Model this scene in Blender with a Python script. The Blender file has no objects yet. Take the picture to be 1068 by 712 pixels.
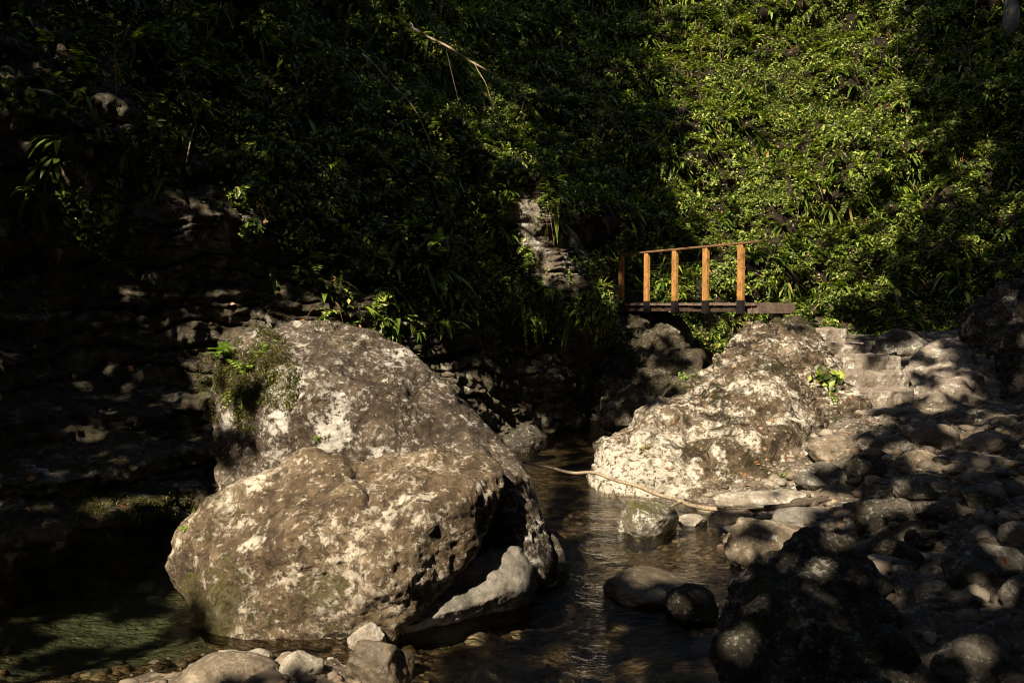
import bpy, bmesh, math, random
import numpy as np
from mathutils import Vector
from mathutils.bvhtree import BVHTree

random.seed(7)
RNG = np.random.default_rng(7)
S = bpy.context.scene
C = S.collection

# ------------------------------------------------------------------ camera
CAM = np.array([0.0, 0.0, 2.2])
FPX = 1068 * 28 / 36.0
PITCH = math.atan(38 / FPX)
cd = bpy.data.cameras.new('camera')
cd.lens = 28; cd.sensor_width = 36; cd.clip_start = 0.05; cd.clip_end = 500
cam = bpy.data.objects.new('camera', cd); C.objects.link(cam)
cam.location = CAM; cam.rotation_euler = (math.pi / 2 - PITCH, 0, 0)
S.camera = cam

# ------------------------------------------------------------------ light
SUN = np.array([-0.38, -0.62, 0.69]); SUN /= np.linalg.norm(SUN)
el = math.asin(SUN[2]); rot = math.atan2(SUN[0], SUN[1])
w = bpy.data.worlds.new('World'); S.world = w; w.use_nodes = True
nt = w.node_tree; bg = nt.nodes['Background']
sky = nt.nodes.new('ShaderNodeTexSky'); sky.sky_type = 'NISHITA'; sky.sun_disc = False
sky.sun_elevation = el; sky.sun_rotation = rot
nt.links.new(sky.outputs[0], bg.inputs[0]); bg.inputs[1].default_value = 0.06
sl = bpy.data.lights.new('sun', 'SUN'); sl.energy = 5.0; sl.angle = math.radians(0.5); sl.color = (1.0, 0.87, 0.67)
so = bpy.data.objects.new('sun', sl); C.objects.link(so)
so.rotation_euler = Vector(SUN).to_track_quat('Z', 'Y').to_euler()
so.location = Vector(SUN) * 60
S.view_settings.view_transform = 'Standard'; S.view_settings.look = 'None'
S.view_settings.exposure = 1.2; S.view_settings.gamma = 1.0
S.view_settings.use_curve_mapping = False
S.cycles.filter_width = 1.0; S.cycles.max_bounces = 6; S.cycles.diffuse_bounces = 3; S.cycles.transparent_max_bounces = 12

# ------------------------------------------------------------------ noise
def _hash(ix, iy, iz, seed):
    h = (ix.astype(np.int64) * 374761393 + iy.astype(np.int64) * 668265263 + iz.astype(np.int64) * 2147483647 + seed * 974711) & 0xFFFFFFFF
    h = ((h ^ (h >> 13)) * 1274126177) & 0xFFFFFFFF
    h = ((h ^ (h >> 16)) * 2246822519) & 0xFFFFFFFF
    h ^= h >> 15
    return (h & 0xFFFFFF) / float(0xFFFFFF)

def vnoise(p, seed=0):
    i = np.floor(p); f = p - i; f = f * f * f * (f * (f * 6 - 15) + 10)
    ix, iy, iz = i[:, 0], i[:, 1], i[:, 2]
    r = 0
    for a in (0, 1):
        for b in (0, 1):
            for c in (0, 1):
                wgt = (f[:, 0] if a else 1 - f[:, 0]) * (f[:, 1] if b else 1 - f[:, 1]) * (f[:, 2] if c else 1 - f[:, 2])
                r = r + wgt * _hash(ix + a, iy + b, iz + c, seed)
    return r * 2 - 1

def fbm(p, octv=4, seed=0, gain=0.5):
    r = 0; a = 1.0; q = p.copy()
    for k in range(octv):
        r = r + a * vnoise(q + k * 17.3, seed + k); a *= gain; q = q * 2.03
    return r

def ridge(p, octv=3, seed=0):
    r = 0; a = 1.0; q = p.copy()
    for k in range(octv):
        r = r + a * (1 - 2 * np.abs(vnoise(q + k * 11.7, seed + k))); a *= 0.5; q = q * 2.1
    return r

def sstep(a, b, x):
    t = np.clip((x - a) / (b - a), 0, 1); return t * t * (3 - 2 * t)

# ------------------------------------------------------------------ pixel <-> place (1068 x 712 frame)
cp, sp = math.cos(PITCH), math.sin(PITCH)
def ray(u, v):
    x = (u - 534) / FPX; up = (356 - v) / FPX
    return np.array([x, cp + up * sp, -sp + up * cp])
def P(u, v, Y):
    d = ray(u, v); return CAM + d * (Y / d[1])
def pix(p):
    q = p - CAM
    dep = q[:, 1] * cp - q[:, 2] * sp
    up = q[:, 1] * sp + q[:, 2] * cp
    return 534 + FPX * q[:, 0] / dep, 356 - FPX * up / dep, dep

# ------------------------------------------------------------------ objects
BVH_SRC = []
def tag(o, label, cat, group=None, kind=None):
    o['label'] = label
    o['category'] = cat
    if group: o['group'] = group
    if kind: o['kind'] = kind
    return o

def empty(name, loc):
    o = bpy.data.objects.new(name, None); C.objects.link(o); o.location = loc; o.empty_display_size = 0.1
    return o

def mesh_np(name, V, F, mat, origin=None, parent=None, smooth=True, bvh=False):
    """V (n,3) world coordinates (or local to parent when parent given and origin None), F list or (m,k) array"""
    V = np.asarray(V, dtype=np.float64)
    me = bpy.data.meshes.new(name)
    F = np.asarray(F, dtype=np.int32)
    if bvh: BVH_SRC.append((V.copy(), F.copy()))
    if origin is not None: V = V - np.asarray(origin)
    n, k = F.shape
    me.vertices.add(len(V)); me.vertices.foreach_set('co', V.astype(np.float32).ravel())
    me.loops.add(n * k); me.loops.foreach_set('vertex_index', F.ravel())
    me.polygons.add(n)
    me.polygons.foreach_set('loop_start', np.arange(0, n * k, k, dtype=np.int32))
    me.update(calc_edges=True); me.validate()
    me.polygons.foreach_set('use_smooth', np.full(len(me.polygons), smooth))
    me.materials.append(mat)
    o = bpy.data.objects.new(name, me); C.objects.link(o)
    if origin is not None: o.location = origin
    if parent is not None: o.parent = parent
    return o

def grid_faces(nu, nv):
    a = np.arange(nu * nv).reshape(nu, nv)
    return np.stack([a[:-1, :-1], a[1:, :-1], a[1:, 1:], a[:-1, 1:]], -1).reshape(-1, 4)

# ------------------------------------------------------------------ materials
def new_mat(name):
    m = bpy.data.materials.new(name); m.use_nodes = True
    t = m.node_tree; b = t.nodes['Principled BSDF']
    return m, t, b
def N(t, typ, **kw):
    n = t.nodes.new(typ)
    for k, v in kw.items(): setattr(n, k, v)
    return n
def noise(t, vec, scale, detail=6, rough=0.6, dist=0.0):
    n = N(t, 'ShaderNodeTexNoise'); n.inputs['Scale'].default_value = scale; n.inputs['Detail'].default_value = detail
    n.inputs['Roughness'].default_value = rough; n.inputs['Distortion'].default_value = dist
    if vec is not None: t.links.new(vec, n.inputs['Vector'])
    return n.outputs['Fac']
def ramp(t, fac, stops, interp='LINEAR'):
    r = N(t, 'ShaderNodeValToRGB'); r.color_ramp.interpolation = interp
    e = r.color_ramp.elements
    while len(e) < len(stops): e.new(0.5)
    for i, (p, c) in enumerate(stops):
        e[i].position = p
        e[i].color = (c, c, c, 1) if isinstance(c, (int, float)) else (*c, 1)
    t.links.new(fac, r.inputs[0]); return r.outputs[0]
def mix(t, fac, a, b, typ='MIX'):
    n = N(t, 'ShaderNodeMix', data_type='RGBA', blend_type=typ)
    for sock, val in ((n.inputs[0], fac), (n.inputs[6], a), (n.inputs[7], b)):
        if isinstance(val, (int, float)): sock.default_value = val
        elif isinstance(val, tuple): sock.default_value = (*val, 1)
        else: t.links.new(val, sock)
    return n.outputs[2]
def mth(t, op, a, b=None, clamp=False):
    n = N(t, 'ShaderNodeMath', operation=op); n.use_clamp = clamp
    for i, val in enumerate((a, b)):
        if val is None: continue
        if isinstance(val, (int, float)): n.inputs[i].default_value = val
        else: t.links.new(val, n.inputs[i])
    return n.outputs[0]
def bump(t, h, strength, dist, normal=None):
    b = N(t, 'ShaderNodeBump'); b.inputs['Strength'].default_value = strength; b.inputs['Distance'].default_value = dist
    t.links.new(h, b.inputs['Height'])
    if normal is not None: t.links.new(normal, b.inputs['Normal'])
    return b.outputs['Normal']

def rock_mat(name, dark, mid, light, lich=0.5, moss=0.3, moss_col=(0.05, 0.06, 0.012), scale=1.0, low_moss=0.0,
             lich_col=(0.52, 0.49, 0.43), spots=0.5, rough=0.9, bumps=1.0, wet=False, patches=(), speck=0.6, cracks=0.0, stain=0.6):
    m, t, b = new_mat(name)
    tc = N(t, 'ShaderNodeTexCoord'); ob = tc.outputs['Object']
    geo = N(t, 'ShaderNodeNewGeometry')
    big = noise(t, ob, 1.3 * scale, 5, 0.6, 0.4)
    med = noise(t, ob, 6 * scale, 7, 0.68, 0.3)
    fine = noise(t, ob, 30 * scale, 7, 0.72)
    base = ramp(t, mth(t, 'ADD', mth(t, 'MULTIPLY', med, 0.6), mth(t, 'MULTIPLY', big, 0.4)), [(0.36, dark), (0.5, mid), (0.64, light)])
    pos_ = geo.outputs['Position']; pt_moss = None
    l1 = mth(t, 'ADD', mth(t, 'MULTIPLY', noise(t, ob, 3.4 * scale, 10, 0.66, 0.15), 0.8), mth(t, 'MULTIPLY', big, 0.2))
    for (pc, pr, pw) in patches:                     # old pale crusts with a place of their own on the stone
        dn = N(t, 'ShaderNodeVectorMath', operation='DISTANCE'); t.links.new(pos_, dn.inputs[0]); dn.inputs[1].default_value = tuple(pc)
        mr = N(t, 'ShaderNodeMapRange'); mr.inputs[1].default_value = pr; mr.inputs[2].default_value = 0.0; mr.inputs[3].default_value = 0.0; mr.inputs[4].default_value = pw
        t.links.new(dn.outputs['Value'], mr.inputs[0]); l1 = mth(t, 'ADD', l1, mr.outputs[0])
        pt_moss = mr.outputs[0] if pt_moss is None else mth(t, 'ADD', pt_moss, mr.outputs[0])
    # broad weather stains, darker and browner
    stn = ramp(t, noise(t, ob, 1.7 * scale, 10, 0.74, 0.7), [(0.40, (0.34, 0.28, 0.21)), (0.50, (0.78, 0.70, 0.60)), (0.57, (1.0, 1.0, 1.0))])
    base = mix(t, stain, base, stn, 'MULTIPLY')
    # dark pitted crust
    s2 = ramp(t, noise(t, ob, 13 * scale, 8, 0.72, 0.4), [(0.52, 0.0), (0.56, 1.0)])
    base = mix(t, mth(t, 'MULTIPLY', s2, 0.7 * speck), base, tuple(c * 0.4 for c in dark))
    ck = None
    if cracks:
        vc = N(t, 'ShaderNodeTexVoronoi', feature='DISTANCE_TO_EDGE'); vc.inputs['Scale'].default_value = 3.0 * scale
        wv = N(t, 'ShaderNodeVectorMath', operation='MULTIPLY_ADD'); nz3 = N(t, 'ShaderNodeTexNoise'); nz3.inputs['Scale'].default_value = 3.0 * scale; nz3.inputs['Detail'].default_value = 7
        t.links.new(ob, nz3.inputs['Vector']); t.links.new(nz3.outputs['Color'], wv.inputs[0]); wv.inputs[1].default_value = (0.8 / scale,) * 3; t.links.new(ob, wv.inputs[2]); t.links.new(wv.outputs[0], vc.inputs['Vector'])
        ck = mth(t, 'MULTIPLY', ramp(t, vc.outputs['Distance'], [(0.012, 1.0), (0.07, 0.0)]), ramp(t, noise(t, ob, 2.3 * scale, 4, 0.6), [(0.42, 0.0), (0.55, 1.0)]))
        if pt_moss is not None: ck = mth(t, 'MULTIPLY', ck, mth(t, 'SUBTRACT', 1.0, mth(t, 'MULTIPLY', pt_moss, 6.0, True), True))
    # pale lichen: large ragged patches, then clustered small ones, near opaque and crisp
    th = 0.61 - 0.16 * lich
    lmask = ramp(t, mth(t, 'ADD', l1, mth(t, 'MULTIPLY', mth(t, 'SUBTRACT', fine, 0.5), 0.16)), [(th, 0.0), (th + 0.035, 1.0)])
    wob = N(t, 'ShaderNodeVectorMath', operation='ADD'); t.links.new(ob, wob.inputs[0])
    nz = N(t, 'ShaderNodeTexNoise'); nz.inputs['Scale'].default_value = 16 * scale; nz.inputs['Detail'].default_value = 5; t.links.new(ob, nz.inputs['Vector'])
    sc = N(t, 'ShaderNodeVectorMath', operation='SCALE'); t.links.new(nz.outputs['Color'], sc.inputs[0]); sc.inputs[3].default_value = 0.035 / scale
    t.links.new(sc.outputs[0], wob.inputs[1])
    clus = ramp(t, mth(t, 'ADD', mth(t, 'MULTIPLY', big, 0.5), mth(t, 'MULTIPLY', med, 0.5)), [(0.44, 0.0), (0.54, 1.0)])
    sz_ = mth(t, 'MULTIPLY', clus, 0.085 * spots)     # the more clustered, the larger
    s3n = noise(t, wob.outputs[0], 10 * scale, 7, 0.66, 0.2)
    s3 = ramp(t, mth(t, 'ADD', mth(t, 'ADD', s3n, mth(t, 'MULTIPLY', fine, 0.22)), sz_), [(0.715, 0.0), (0.755, 1.0)])
    s4 = ramp(t, mth(t, 'ADD', noise(t, wob.outputs[0], 26 * scale, 4, 0.6), mth(t, 'MULTIPLY', sz_, 0.9)), [(0.605, 0.0), (0.645, 1.0)])
    lall = mth(t, 'MAXIMUM', lmask, mth(t, 'MULTIPLY', mth(t, 'MAXIMUM', s3, mth(t, 'MULTIPLY', s4, 0.7)), spots))
    holes = ramp(t, noise(t, ob, 21 * scale, 6, 0.7), [(0.54, 1.0), (0.585, 0.0)])      # worn through here and there
    lall = mth(t, 'MULTIPLY', lall, holes)
    lcol = mix(t, ramp(t, med, [(0.40, 0.0), (0.6, 1.0)]), tuple(c * 0.70 for c in lich_col), lich_col)
    base = mix(t, lall, base, lcol)
    if cracks:
        base = mix(t, mth(t, 'MULTIPLY', ck, cracks), base, tuple(c * 0.5 for c in dark))
    base = mix(t, 0.35, base, ramp(t, fine, [(0.3, 0.5), (0.5, 1.0), (0.72, 1.3)]), 'MULTIPLY')
    # moss: on upward faces and low down
    sx = N(t, 'ShaderNodeSeparateXYZ'); t.links.new(geo.outputs['Normal'], sx.inputs[0])
    up = mth(t, 'MULTIPLY', sx.outputs['Z'], 0.16)
    mn = mth(t, 'ADD', mth(t, 'MULTIPLY', noise(t, ob, 2.6 * scale, 8, 0.72, 0.3), 1.0), up)
    if low_moss:
        px_ = N(t, 'ShaderNodeSeparateXYZ'); t.links.new(geo.outputs['Position'], px_.inputs[0])
        lm = N(t, 'ShaderNodeMapRange'); lm.inputs[1].default_value = 0.05; lm.inputs[2].default_value = 0.85; lm.inputs[3].default_value = 0.24 * low_moss; lm.inputs[4].default_value = 0
        t.links.new(px_.outputs['Z'], lm.inputs[0]); mn = mth(t, 'ADD', mn, lm.outputs[0])
    if pt_moss is not None: mn = mth(t, 'SUBTRACT', mn, mth(t, 'MULTIPLY', pt_moss, 1.5))
    th = 0.78 - 0.26 * moss
    mm = ramp(t, mn, [(th, 0.0), (th + 0.06, 1.0)])
    mcol = mix(t, ramp(t, noise(t, ob, 45 * scale, 5, 0.7), [(0.3, 0.0), (0.7, 1.0)]), tuple(c * 0.45 for c in moss_col), tuple(min(1, c * 1.6) for c in moss_col))
    base = mix(t, mth(t, 'MULTIPLY', mm, 0.85), base, mcol)
    t.links.new(base, b.inputs['Base Color'])
    b.inputs['Roughness'].default_value = rough
    b.inputs['Specular IOR Level'].default_value = 0.25
    pit = ramp(t, noise(t, ob, 14 * scale, 6, 0.7, 0.5), [(0.30, 0.0), (0.46, 1.0)])
    h = mth(t, 'ADD', mth(t, 'MULTIPLY', med, 1.0), mth(t, 'ADD', mth(t, 'MULTIPLY', fine, 0.45), mth(t, 'MULTIPLY', pit, 0.35)))
    h = mth(t, 'ADD', h, mth(t, 'MULTIPLY', lall, 0.12))
    h = mth(t, 'ADD', h, mth(t, 'MULTIPLY', mm, 0.3))
    if ck is not None: h = mth(t, 'SUBTRACT', h, mth(t, 'MULTIPLY', ck, 0.9 * cracks))
    n1 = bump(t, h, 0.9 * bumps, 0.05 / scale)
    n2 = bump(t, noise(t, ob, 90 * scale, 5, 0.75), 0.55 * bumps, 0.012 / scale, n1)
    t.links.new(n2, b.inputs['Normal'])
    if wet:
        b.inputs['Roughness'].default_value = 0.35
    return m

M = {}
M['upper'] = rock_mat('boulder_grey', (0.045, 0.034, 0.024), (0.095, 0.073, 0.052), (0.18, 0.142, 0.102), lich=0.28, moss=0.14, moss_col=(0.05, 0.045, 0.012), spots=0.72, low_moss=0.3, lich_col=(0.56, 0.52, 0.46), scale=0.9,
   patches=[(P(292, 402, 6.5), 0.30, 0.17), (P(275, 440, 6.4), 0.38, 0.19), (P(345, 455, 6.35), 0.28, 0.18), (P(232, 440, 6.8), 0.3, 0.08), (P(430, 380, 6.8), 0.12, 0.14), (P(485, 440, 6.5), 0.14, 0.14), (P(480, 415, 6.6), 0.12, 0.12)], cracks=0.3, speck=0.8, stain=0.45)
M['lower'] = rock_mat('boulder_tan', (0.075, 0.053, 0.033), (0.165, 0.122, 0.078), (0.30, 0.235, 0.16), lich=0.36, moss=0.18, moss_col=(0.06, 0.052, 0.014), low_moss=1.15, spots=0.85, lich_col=(0.56, 0.49, 0.39), scale=0.85, cracks=0.25, speck=0.9, stain=0.5,
   patches=[(P(243, 540, 5.4), 0.18, 0.14), (P(305, 520, 5.4), 0.13, 0.14), (P(400, 530, 5.2), 0.28, 0.13), (P(300, 590, 5.1), 0.12, 0.14), (P(440, 520, 5.3), 0.2, 0.12), (P(250, 560, 5.2), 0.2, 0.1)])
M['slab'] = rock_mat('slab_grey', (0.14, 0.135, 0.12), (0.2, 0.19, 0.17), (0.28, 0.265, 0.235), lich=0.05, moss=0.0, spots=0.2, bumps=0.8, speck=0.15)
M['cream'] = rock_mat('boulder_cream', (0.05, 0.036, 0.022), (0.17, 0.125, 0.08), (0.36, 0.29, 0.21), lich=0.60, moss=0.54, moss_col=(0.045, 0.042, 0.012), scale=0.75, lich_col=(0.66, 0.59, 0.49), spots=0.9, cracks=0.9, stain=0.35, bumps=1.3, low_moss=0.1, patches=[(P(648, 492, 9.4), 0.75, 0.25), (P(690, 500, 9.1), 0.6, 0.2)])
M['palestone'] = rock_mat('stone_pale', (0.22, 0.2, 0.16), (0.36, 0.33, 0.28), (0.5, 0.46, 0.4), lich=0.5, moss=0.05, spots=0.4, bumps=0.7, scale=1.6)
M['tanstone'] = rock_mat('stone_tan', (0.14, 0.115, 0.085), (0.24, 0.2, 0.15), (0.34, 0.29, 0.22), lich=0.3, moss=0.12, spots=0.4, bumps=0.8, scale=1.6)
M['greystone'] = rock_mat('stone_grey', (0.09, 0.085, 0.075), (0.16, 0.15, 0.13), (0.25, 0.235, 0.205), lich=0.35, moss=0.25, spots=0.5, bumps=0.9, scale=1.5)
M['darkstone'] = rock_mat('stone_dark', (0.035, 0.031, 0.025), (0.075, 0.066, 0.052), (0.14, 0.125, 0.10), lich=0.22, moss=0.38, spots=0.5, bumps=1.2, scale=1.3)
M['mossystone'] = rock_mat('stone_mossy', (0.1, 0.09, 0.07), (0.2, 0.175, 0.13), (0.33, 0.3, 0.24), lich=0.65, moss=0.72, moss_col=(0.08, 0.075, 0.015), spots=0.5, bumps=1.0, scale=1.8)
M['wetstone'] = rock_mat('stone_wet', (0.06, 0.048, 0.035), (0.11, 0.09, 0.065), (0.17, 0.14, 0.1), lich=0.05, moss=0.1, spots=0.2, bumps=0.5, scale=1.5, wet=True, speck=0.2)
M['cliff'] = rock_mat('cliff_rock', (0.045, 0.038, 0.027), (0.10, 0.085, 0.058), (0.19, 0.165, 0.118), lich=0.30, moss=0.42, moss_col=(0.045, 0.05, 0.012), lich_col=(0.34, 0.31, 0.24), spots=0.3, bumps=1.2, scale=0.8, cracks=0.6)
M['ground'] = rock_mat('bank_earth', (0.09, 0.075, 0.055), (0.16, 0.135, 0.10), (0.25, 0.21, 0.165), lich=0.28, moss=0.12, spots=0.5, bumps=1.2, scale=1.6)
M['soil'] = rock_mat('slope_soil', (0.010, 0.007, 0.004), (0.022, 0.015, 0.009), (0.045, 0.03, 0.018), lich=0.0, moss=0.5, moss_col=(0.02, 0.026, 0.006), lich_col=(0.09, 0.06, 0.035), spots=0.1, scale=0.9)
M['streak'] = rock_mat('bare_limestone', (0.10, 0.085, 0.065), (0.24, 0.205, 0.16), (0.40, 0.35, 0.28), lich=0.5, moss=0.25, spots=0.5, bumps=1.3, scale=0.9)
M['stair'] = rock_mat('stair_stone', (0.15, 0.125, 0.10), (0.24, 0.2, 0.165), (0.34, 0.29, 0.24), lich=0.3, moss=0.02, spots=0.35, bumps=0.8, scale=1.3, stain=0.35, speck=0.35)

def bed_mat():
    m, t, b = new_mat('stream_bed')
    tc = N(t, 'ShaderNodeTexCoord'); ob = tc.outputs['Object']; geo = N(t, 'ShaderNodeNewGeometry')
    v = N(t, 'ShaderNodeTexVoronoi'); v.inputs['Scale'].default_value = 17; t.links.new(ob, v.inputs['Vector'])
    nzb = N(t, 'ShaderNodeTexNoise'); nzb.inputs['Scale'].default_value = 9; nzb.inputs['Detail'].default_value = 5; t.links.new(ob, nzb.inputs['Vector'])
    vm = N(t, 'ShaderNodeVectorMath', operation='MULTIPLY_ADD'); t.links.new(nzb.outputs['Color'], vm.inputs[0]); vm.inputs[1].default_value = (0.14, 0.14, 0.14); t.links.new(ob, vm.inputs[2])
    t.links.new(vm.outputs[0], v.inputs['Vector'])
    v2 = N(t, 'ShaderNodeTexVoronoi'); v2.inputs['Scale'].default_value = 6; t.links.new(ob, v2.inputs['Vector'])
    sepc = N(t, 'ShaderNodeSeparateColor'); t.links.new(v.outputs['Color'], sepc.inputs[0])
    c = ramp(t, sepc.outputs[0], [(0.0, (0.06, 0.047, 0.033)), (0.6, (0.10, 0.078, 0.052)), (0.9, (0.16, 0.125, 0.088)), (1.0, (0.26, 0.22, 0.17))])
    c = mix(t, 0.6, c, ramp(t, noise(t, ob, 1.4, 5, 0.6), [(0.35, (0.4, 0.36, 0.3)), (0.65, (1.1, 1.05, 1.0))]), 'MULTIPLY')
    # green light of the deep pool water, painted into the bed colour by depth
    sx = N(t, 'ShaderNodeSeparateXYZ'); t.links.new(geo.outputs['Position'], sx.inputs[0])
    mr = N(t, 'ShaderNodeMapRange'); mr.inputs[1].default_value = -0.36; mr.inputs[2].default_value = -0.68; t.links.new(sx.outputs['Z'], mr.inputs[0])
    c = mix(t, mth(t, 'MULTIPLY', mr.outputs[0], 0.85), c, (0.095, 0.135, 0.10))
    t.links.new(c, b.inputs['Base Color']); b.inputs['Roughness'].default_value = 0.7
    h = mth(t, 'SUBTRACT', 1.0, v.outputs['Distance']); h2 = mth(t, 'SUBTRACT', 1.0, v2.outputs['Distance'])
    t.links.new(bump(t, mth(t, 'ADD', h, mth(t, 'MULTIPLY', h2, 1.5)), 0.5, 0.03), b.inputs['Normal'])
    return m
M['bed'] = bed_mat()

def water_mat():
    m = bpy.data.materials.new('stream_water'); m.use_nodes = True; t = m.node_tree
    t.nodes.remove(t.nodes['Principled BSDF']); out = t.nodes['Material Output']
    tc = N(t, 'ShaderNodeTexCoord')
    mp = N(t, 'ShaderNodeMapping'); mp.inputs['Scale'].default_value = (1.0, 2.2, 1); mp.inputs['Rotation'].default_value = (0, 0, 0.35)
    t.links.new(tc.outputs['Object'], mp.inputs[0])
    h1 = noise(t, mp.outputs[0], 2.6, 4, 0.6, 0.8); h2 = noise(t, mp.outputs[0], 11, 4, 0.6, 0.6)
    n = bump(t, mth(t, 'ADD', h1, mth(t, 'MULTIPLY', h2, 0.35)), 0.8, 0.05)
    fr = N(t, 'ShaderNodeFresnel'); fr.inputs[0].default_value = 1.33; t.links.new(n, fr.inputs['Normal'])
    tr = N(t, 'ShaderNodeBsdfTransparent'); tr.inputs[0].default_value = (0.70, 0.66, 0.52, 1)
    gl = N(t, 'ShaderNodeBsdfGlossy'); gl.inputs['Roughness'].default_value = 0.03; t.links.new(n, gl.inputs['Normal'])
    mx = N(t, 'ShaderNodeMixShader'); t.links.new(fr.outputs[0], mx.inputs[0]); t.links.new(tr.outputs[0], mx.inputs[1]); t.links.new(gl.outputs[0], mx.inputs[2])
    t.links.new(mx.outputs[0], out.inputs[0])
    return m
M['water'] = water_mat()

def leaf_mat(name, stops, trans=0.3, rough=0.45):
    m = bpy.data.materials.new(name); m.use_nodes = True; t = m.node_tree; b = t.nodes['Principled BSDF']; out = t.nodes['Material Output']
    geo = N(t, 'ShaderNodeNewGeometry')
    c = ramp(t, geo.outputs['Random Per Island'], stops)
    t.links.new(c, b.inputs['Base Color']); b.inputs['Roughness'].default_value = rough; b.inputs['Specular IOR Level'].default_value = 0.35
    if trans:
        tl = N(t, 'ShaderNodeBsdfTranslucent'); c2 = mix(t, 1.0, c, (1.2, 1.25, 0.5), 'MULTIPLY'); t.links.new(c2, tl.inputs[0])
        mx = N(t, 'ShaderNodeMixShader'); mx.inputs[0].default_value = trans
        t.links.new(b.outputs[0], mx.inputs[1]); t.links.new(tl.outputs[0], mx.inputs[2]); t.links.new(mx.outputs[0], out.inputs[0])
    return m
M['strap'] = leaf_mat('fern_leaf', [(0.0, (0.025, 0.05, 0.008)), (0.35, (0.075, 0.115, 0.014)), (0.7, (0.18, 0.26, 0.03)), (0.94, (0.33, 0.40, 0.055)), (1.0, (0.30, 0.19, 0.07))])
M['small'] = leaf_mat('small_leaf', [(0.0, (0.02, 0.036, 0.006)), (0.5, (0.075, 0.105, 0.015)), (0.8, (0.25, 0.33, 0.045)), (0.94, (0.44, 0.50, 0.09)), (1.0, (0.36, 0.22, 0.12))])
M['bright'] = leaf_mat('bright_leaf', [(0.0, (0.08, 0.16, 0.015)), (1.0, (0.22, 0.32, 0.04))])
M['dry'] = leaf_mat('dry_leaf', [(0.0, (0.10, 0.04, 0.018)), (0.5, (0.22, 0.095, 0.04)), (0.85, (0.32, 0.17, 0.08)), (1.0, (0.38, 0.28, 0.17))], trans=0.12, rough=0.7)
M['canopy'] = leaf_mat('canopy_leaf', [(0.0, (0.03, 0.05, 0.01)), (1.0, (0.06, 0.085, 0.02))], trans=0.0, rough=0.6)
M['mossy_fuzz'] = leaf_mat('moss_tuft', [(0.0, (0.03, 0.035, 0.006)), (0.6, (0.10, 0.105, 0.014)), (1.0, (0.24, 0.22, 0.03))], trans=0.2, rough=0.8)

def wood_mat(name, c0, c1, c2, axis=2):
    m, t, b = new_mat(name); tc = N(t, 'ShaderNodeTexCoord')
    mp = N(t, 'ShaderNodeMapping'); s = [9, 9, 9]; s[axis] = 0.9; mp.inputs['Scale'].default_value = s
    t.links.new(tc.outputs['Object'], mp.inputs[0])
    g = noise(t, mp.outputs[0], 5, 6, 0.65, 0.6); big = noise(t, tc.outputs['Object'], 4, 5, 0.6)
    c = ramp(t, mth(t, 'ADD', mth(t, 'MULTIPLY', g, 0.7), mth(t, 'MULTIPLY', big, 0.3)), [(0.36, c0), (0.52, c1), (0.66, c2)])
    st = ramp(t, noise(t, tc.outputs['Object'], 5, 7, 0.75), [(0.50, 0.0), (0.62, 0.75)])
    c = mix(t, st, c, tuple(x * 0.4 for x in c0))
    t.links.new(c, b.inputs['Base Color']); b.inputs['Roughness'].default_value = 0.7; b.inputs['Specular IOR Level'].default_value = 0.3
    t.links.new(bump(t, g, 0.4, 0.004), b.inputs['Normal'])
    return m
M['post'] = wood_mat('larch_post', (0.22, 0.10, 0.028), (0.40, 0.20, 0.06), (0.50, 0.28, 0.10))
M['rail'] = wood_mat('larch_rail', (0.10, 0.05, 0.025), (0.19, 0.10, 0.05), (0.29, 0.17, 0.10), axis=1)
M['deck'] = wood_mat('deck_wood', (0.08, 0.055, 0.04), (0.16, 0.11, 0.085), (0.26, 0.19, 0.15), axis=0)
M['beam'] = wood_mat('beam_wood', (0.03, 0.02, 0.013), (0.06, 0.04, 0.028), (0.09, 0.06, 0.04), axis=1)
M['bark'] = wood_mat('branch_bark', (0.16, 0.12, 0.08), (0.30, 0.23, 0.15), (0.42, 0.34, 0.23))
M['darkbark'] = wood_mat('dark_bark', (0.03, 0.022, 0.016), (0.07, 0.05, 0.036), (0.12, 0.09, 0.065))
M['palebark'] = wood_mat('pale_bark', (0.12, 0.10, 0.08), (0.24, 0.21, 0.18), (0.4, 0.36, 0.32))
mm_, t_, b_ = new_mat('dark_metal'); M['metal'] = mm_
b_.inputs['Base Color'].default_value = (0.035, 0.03, 0.03, 1); b_.inputs['Metallic'].default_value = 0.7
t_.links.new(ramp(t_, noise(t_, None, 30), [(0.3, 0.35), (0.7, 0.75)]), b_.inputs['Roughness'])

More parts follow.
